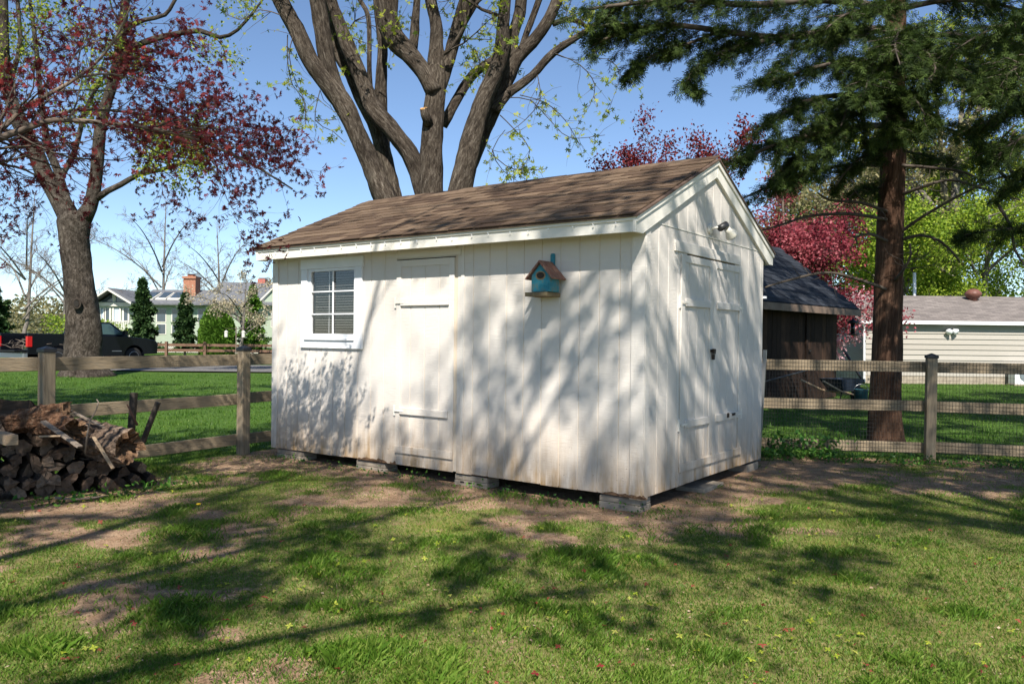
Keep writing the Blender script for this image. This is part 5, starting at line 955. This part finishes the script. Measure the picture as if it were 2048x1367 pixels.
barw('pole', 'long dark pole propped low along the dark shed wall', 'pole', P(1532, 762, 15.5), P(1620, 738, 17.6), .018, M['cap'])
bk_ = thing('bucket', 'teal plastic bucket near the cedar trunk beside the dark shed', 'bucket', (P(1722, 800, 17.6).x, 17.6, .1)); MB().lathe([(.13, 0), (.15, .3), (.16, .31), (.15, .31), (.14, .28), (.12, .02)], 18).build('pail', simple('teal plastic', (.03, .10, .12), rough=.4), bk_, smooth=True); MB().tube([(.155 * math.cos(q), 0, .3 + .12 * math.sin(q)) for q in [math.pi * k / 8 for k in range(9)]], [.005] * 9, 5).build('handle', M['steel'], bk_)
wb_ = thing('wheelbarrow', 'dark wheelbarrow with pale handles parked at the end of the dark shed', 'wheelbarrow', (P(1680, 800, 18).x, 18.0, 0), R(30))
MB().add([(-.35, -.3, .62), (.45, -.3, .62), (.45, .3, .62), (-.35, .3, .62), (-.15, -.2, .34), (.3, -.2, .34), (.3, .2, .34), (-.15, .2, .34)], [(0, 1, 5, 4), (1, 2, 6, 5), (2, 3, 7, 6), (3, 0, 4, 7), (4, 5, 6, 7)]).build('tray', simple('barrow steel', (.03, .04, .06), rough=.4), wb_)
for s_ in (-1, 1): MB().tube([(.62, .05 * s_, .22), (-.3, .25 * s_, .36), (-.95, .3 * s_, .6)], [.02] * 3, 6).build('handle', m_tan, wb_); MB().tube([(-.25, .24 * s_, .36), (-.38, .26 * s_, 0)], [.015] * 2, 6).build('leg', M['iron'], wb_)
MB().lathe([(.05, -.05), (.2, -.05), (.22, 0), (.2, .05), (.05, .05)], 18).build('wheel', m_tyre, wb_, (.62, 0, .22), (R(90), 0, 0))
lad = thing('step_ladder', 'aluminium ladder leaning at the back corner of the shed', 'ladder', (2.82, 9.75, 0), R(-36))
for x_ in (-.2, .2): MB().box(x_ - .02, x_ + .02, -.012, .012, 0, 1.35).build('rail', M['steel'], lad, None, (R(-8), 0, 0))
for k in range(4): MB().box(-.178, .178, -.03, .03, .27 + k * .3, .29 + k * .3).build('rung', M['steel'], lad, None, (R(-8), 0, 0))
# ------------------------------------------------------------------ beige garage
ga = thing('garage', 'beige lap sided garage with a brown grey roof right of the cedar', 'garage', (12.45, 28.2, 0), 0); m_gs = objrand('beige siding', (.35, .325, .285), (.365, .34, .30), (.38, .355, .315), 6, (1, 1, 6), bs=.0, lo=.95, hi=1.05); GL = 14
hb('wall_core', .02, GL, .03, 6, 0, 2.15, m_gs, ga); hb('foundation', .0, GL, -.01, .029, -.05, .28, M['concrete'], ga)
lapm = MB(); lapm.add([(0, -.012, 0), (GL, -.012, 0), (GL, .02, .2), (0, .02, .2), (0, .028, 0), (GL, .028, 0)], [(0, 1, 2, 3), (0, 4, 5, 1)]); lapm = lapm.mesh('lap_board', m_gs)
for k in range(10): link('lap_board', lapm, ga, (0, -.012, .281 + k * .186))
m_gr = simple('mixed brown shingles', (.16, .135, .13), (.30, .26, .245), 3.2, (1.3, 1, 4), bs=.4, bd=.01, c3=(.22, .19, .18))
n = m_gr.node_tree; bk2 = n.nodes.new('ShaderNodeTexBrick'); bk2.inputs['Scale'].default_value = 1; bk2.inputs['Brick Width'].default_value = .32; bk2.inputs['Row Height'].default_value = .13; bk2.inputs['Mortar Size'].default_value = .008
bk2.inputs['Color1'].default_value = (.235, .205, .185, 1); bk2.inputs['Color2'].default_value = (.14, .122, .112, 1); bk2.inputs['Mortar'].default_value = (.1, .085, .08, 1); n.links.new(coord(n, 'obj'), bk2.inputs[0]); n.links.new(bk2.outputs[0], n.nodes['Principled BSDF'].inputs['Base Color'])
MB().prism([(-.16, 2.13), (3.0, 3.18), (6.16, 2.13), (6.16, 2.22), (3.0, 3.27), (-.16, 2.22)], -.3, GL, 'x').build('roof', m_gr, ga)
hb('gutter', -.3, GL, -.27, -.162, 2.09, 2.21, M['white'], ga); MB().tube([(-.2, -.22, 2.09), (-.1, -.1, 1.9), (-.06, -.06, .05)], [.04] * 3, 8).build('downspout', M['white'], ga)
vt = MB(); vt.lathe([(.16, 0), (.16, .15), (.2, .17), (.3, .3), (.3, .36), (.18, .5), (.02, .53)], 18); vt.build('turbine_vent', simple('rust brown vent', (.12, .05, .035), (.18, .08, .06), 12, rough=.5), ga, (P(1946, 600, 30.7).x - 12.45, 2.5, 3.0), smooth=True)
fo = P(1903, 662, 28.1); f2 = thing('security_light', 'white twin floodlight on the beige garage wall', 'lamp', (fo.x, 28.18, fo.z)); MB().lathe([(.08, 0), (.08, .03)], 14).build('base_plate', M['white'], f2, None, (R(90), 0, 0))
for s_ in (-1, 1): MB().lathe([(.03, 0), (.06, .03), (.11, .16), (.1, .18)], 14).build('lamp_head', M['white'], f2, (.05 * s_, -.05, .04), (R(115), 0, R(35 * s_)), smooth=True)
ac = thing('air_conditioner', 'white air conditioning unit against the garage wall at the right edge', 'air conditioner', (P(2048, 740, 27.6).x, 27.6, 0)); bevel(MB().box(-.3, .6, 0, .4, .05, .72).build('case', M['white'], ac), .02); MB().lathe([(.02, 0), (.26, 0), (.26, .012)], 24).build('fan_grille', M['steel'], ac, (.1, -.002, .4), (R(90), 0, 0)); MB().box(-.35, .65, -.05, .45, -.05, .048).build('pad', M['concrete'], ac)
barw('vent_pole', 'thin white pole standing behind the beige garage', 'pole', P(1829, 640, 36), P(1829, 545, 36), .07, M['white'])
pt = thing('propane_tank', 'white horizontal propane tank beyond the cedar trunk', 'tank', (P(1738, 720, 33).x, 33, 0)); MB().lathe([(.02, -1.1), (.3, -1.0), (.42, -.8), (.42, .8), (.3, 1.0), (.02, 1.1)], 20).build('vessel', M['white'], pt, (0, 0, .8), (0, R(90), 0), smooth=True); MB().lathe([(.15, 1.2), (.15, 1.34), (.05, 1.38)], 14).build('dome', M['white'], pt)
for x_ in (-.6, .6): MB().box(x_ - .06, x_ + .06, -.3, .3, -.02, .42).build('saddle', M['concrete'], pt)
# ------------------------------------------------------------------ grass, litter, ivy
rs = np.random.RandomState(1)
def inside_shed(x, y):
    d = np.stack([x - SX, y - SY], -1); a = d @ UX; b = d @ WY; return (a > -.02) & (a < L + .02) & (b > .03) & (b < W)
def near_pile(x, y):
    d = np.stack([x - A[0], y - A[1]], -1); s_ = d @ dv; b = d @ nv; return (s_ < FL + .02) & (b > 0) & (b < .9)
def blades(name, mat, n, xr, yr, hgt, wid, seed, dens, label, seg=True, lawn=False):
    r_ = np.random.RandomState(seed); y = yr[0] + (yr[1] - yr[0]) * r_.uniform(0, 1, n) ** (1.25); x = r_.uniform(-1, 1, n) * (xr[0] + y * xr[1]) + xr[2]
    keep = (r_.uniform(size=n) < dens(x, y)) & ~inside_shed(x, y) & ~near_pile(x, y); x, y = x[keep], y[keep]; n = len(x)
    cl_ = fbm(x * 3.3, y * 3.3, 50, 3); tall = np.clip((cl_ - .35) * 3, .5, 1.5); h = hgt * tall * r_.uniform(.5, 1.3, n); az = r_.uniform(0, 6.283, n); lean = r_.uniform(.2, 1.0, n); wd_ = wid * r_.uniform(.6, 1.3, n)
    dx, dy = np.cos(az), np.sin(az); z0 = gz(x, y) - .004; px_, py_ = -dy, dx; V = np.zeros((n, 5, 3))
    for k, (t_, ww) in enumerate(((0, 1), (0, -1), (.55, -.8), (.55, .8), (1, 0))):
        f_ = t_ ** 1.6 * lean * .8; V[:, k, 0] = x + dx * f_ * h + px_ * ww * wd_ / 2; V[:, k, 1] = y + dy * f_ * h + py_ * ww * wd_ / 2; V[:, k, 2] = z0 + h * t_ * (1 - .35 * lean * t_)
    tn = np.clip(.15 + .55 * fbm(x * .9, y * .9, 61, 3) + r_.normal(size=n) * .2 + (r_.uniform(size=n) < .07) * .5, 0, 1)
    if lawn: V = V[:, [0, 1, 4]]
    V = V if lawn else V[:, [0, 1, 4, 3]]
    return tag(link(name, npmesh(name, V, [(0, 1, 2)] if lawn else [(0, 1, 2, 3)], M[mat], tn)), label, 'grass', kind='stuff')
blades('grass', 'grass', 480000, (.7, .66, .0), (2.8, 10.2), .052, .0042, 1, lambda x, y: np.clip(1.03 - bare_field(x, y) * .985, 0, 1) * np.clip(.42 + .75 * fbm(x * 2.2, y * 2.2, 71, 3), 0, 1), 'patchy short green grass of the yard in front of the shed')
def tuft_mask(x, y): c_ = fbm(x * 1.7, y * 1.7, 91, 2); return np.clip((c_ - .6) * 5, 0, .8)
M['thatch'] = leafmat('dry thatch', (.20, .16, .08), (.33, .27, .15), (.42, .36, .22), .25)
blades('thatch', 'thatch', 65000, (.9, .66, 0), (2.7, 10), .035, .005, 9, lambda x, y: .2 + .8 * (fbm(x * 2.1, y * 2.4, 44, 3) > .5), 'straw coloured dry thatch among the yard grass', lawn=True)
blades('grass_tufts', 'grass', 150000, (.7, .66, 0), (2.8, 9.8), .07, .0036, 4, tuft_mask, 'taller tufts of grass scattered over the yard')
def lawn_ok(x, y): return (((y > 10.2 - .15 * (x - 2.75)) & (x > 2.2)) | ((y - 9.9) > (x + 3.24) * 1.56) | (y > 12)) * np.where(y > 29, 0, 1.0)
blades('lawn', 'lawn', 200000, (2.0, .70, 0), (7.5, 29), .075, .017, 7, lawn_ok, 'mown green lawn beyond the fences', lawn=True)
def scatter(name, label, mat, n, size, tm_, tf, dens, seed, zoff=.018, yr=(2.7, 9.4), flat=.35, cat='leaf litter'):
    r_ = np.random.RandomState(seed); y = yr[0] + (yr[1] - yr[0]) * r_.uniform(0, 1, n) ** 1.2; x = r_.uniform(-1, 1, n) * (1 + y * .66); k = (r_.uniform(size=n) < dens(x, y)) & ~inside_shed(x, y); x, y = x[k], y[k]; n = len(x)
    az = r_.uniform(0, 6.283, n); d = np.stack([np.cos(az), np.sin(az), r_.normal(size=n) * .2], -1)
    me_ = npmesh(name, place(tm_, np.stack([x, y, gz(x, y) + zoff + r_.uniform(0, .012, n)], -1), size * r_.uniform(.5, 1.4, n), frames(d, r_, 1, flat)), tf, M[mat], r_.uniform(0, 1, n)); return tag(link(name, me_), label, cat, kind='stuff')
scatter('fallen_red_blossom', 'dark red fallen maple blossom clusters strewn over the grass', 'litter_red', 700, .017, CLU, CLUF, lambda x, y: np.clip((6.6 - y) / 3.0, .06, 1), 12)
scatter('fallen_maple_keys', 'yellow green fallen maple keys strewn over the yard', 'litter_lime', 1900, .017, CLU, CLUF, lambda x, y: np.clip(.3 + (fbm(x * 1.6, y * 1.6, 33, 3) - .45) * 3, 0.04, 1), 13)
scatter('dry_litter', 'tan dry leaf crumbs lying on the bare soil', 'litter_tan', 9000, .016, LEAF, LEAFF, lambda x, y: .25 + .75 * bare_field(x, y), 14, .006)
scatter('dry_litter', 'pale leaf litter at the foot of the wood pile', 'litter_tan', 9000, .032, LEAF, LEAFF, lambda x, y: np.exp(-(((x + 3.7) / .8) ** 2 + ((y - 6.85 - (x + 3.9) * .9) / .22) ** 2)), 15, .008)
def broadleaf(name, label, n, seed, pf, mat='ivy', size=.05, hz=.25):
    r_ = np.random.RandomState(seed); x, y = pf(r_, n); z = gz(x, y) + r_.uniform(0, 1, n) ** 1.8 * hz + .01
    me_ = npmesh(name, place(LEAF, np.stack([x, y, z], -1), size * r_.uniform(.5, 1.4, n), rotmats(n, r_)), LEAFF, M[mat], r_.uniform(0, 1, n)); return tag(link(name, me_), label, 'weeds', kind='stuff')
def along(a, b, wdt):
    def f(r_, n): t_ = r_.uniform(0, 1, n); c_ = (fbm(t_ * 14, t_ * 0 + 3, 4, 3) > .42); t_ = np.where(c_, t_, r_.uniform(0, 1, n)); return a[0] + (b[0] - a[0]) * t_ + r_.normal(size=n) * wdt, a[1] + (b[1] - a[1]) * t_ + r_.normal(size=n) * wdt
    return f
broadleaf('ground_ivy', 'low ivy and weeds along the foot of the right fence', 1500, 20, along((3.0, 9.98), (7.6, 8.87), .1), size=.04, hz=.10)
broadleaf('weeds', 'leafy green weeds behind the fence at the shed corner', 700, 21, along((3.15, 10.0), (4.1, 10.1), .12), size=.06, hz=.28)
broadleaf('weeds', 'small green weeds sprouting along the base of the shed', 420, 22, along((-2.7, 9.3), (1.3, 6.55), .08), size=.03, hz=.08)
broadleaf('weeds', 'small green weeds at the foot of the wood pile', 260, 23, along((-3.95, 6.62), (-3.1, 7.6), .1), size=.045, hz=.08)
dn = P(1, 1, 1); dd_ = thing('dandelion', 'single small yellow dandelion on the grass right of the wood pile', 'flower', (-2.55, 6.55, .01)); MB().lathe([(.002, .045), (.018, .05), (.02, .056), (.004, .06)], 12).build('flower_head', simple('dandelion yellow', (.75, .5, .02)), dd_); MB().tube([(0, 0, 0), (0, 0, .046)], [.003, .003], 5).build('stem', M['thuja'], dd_)
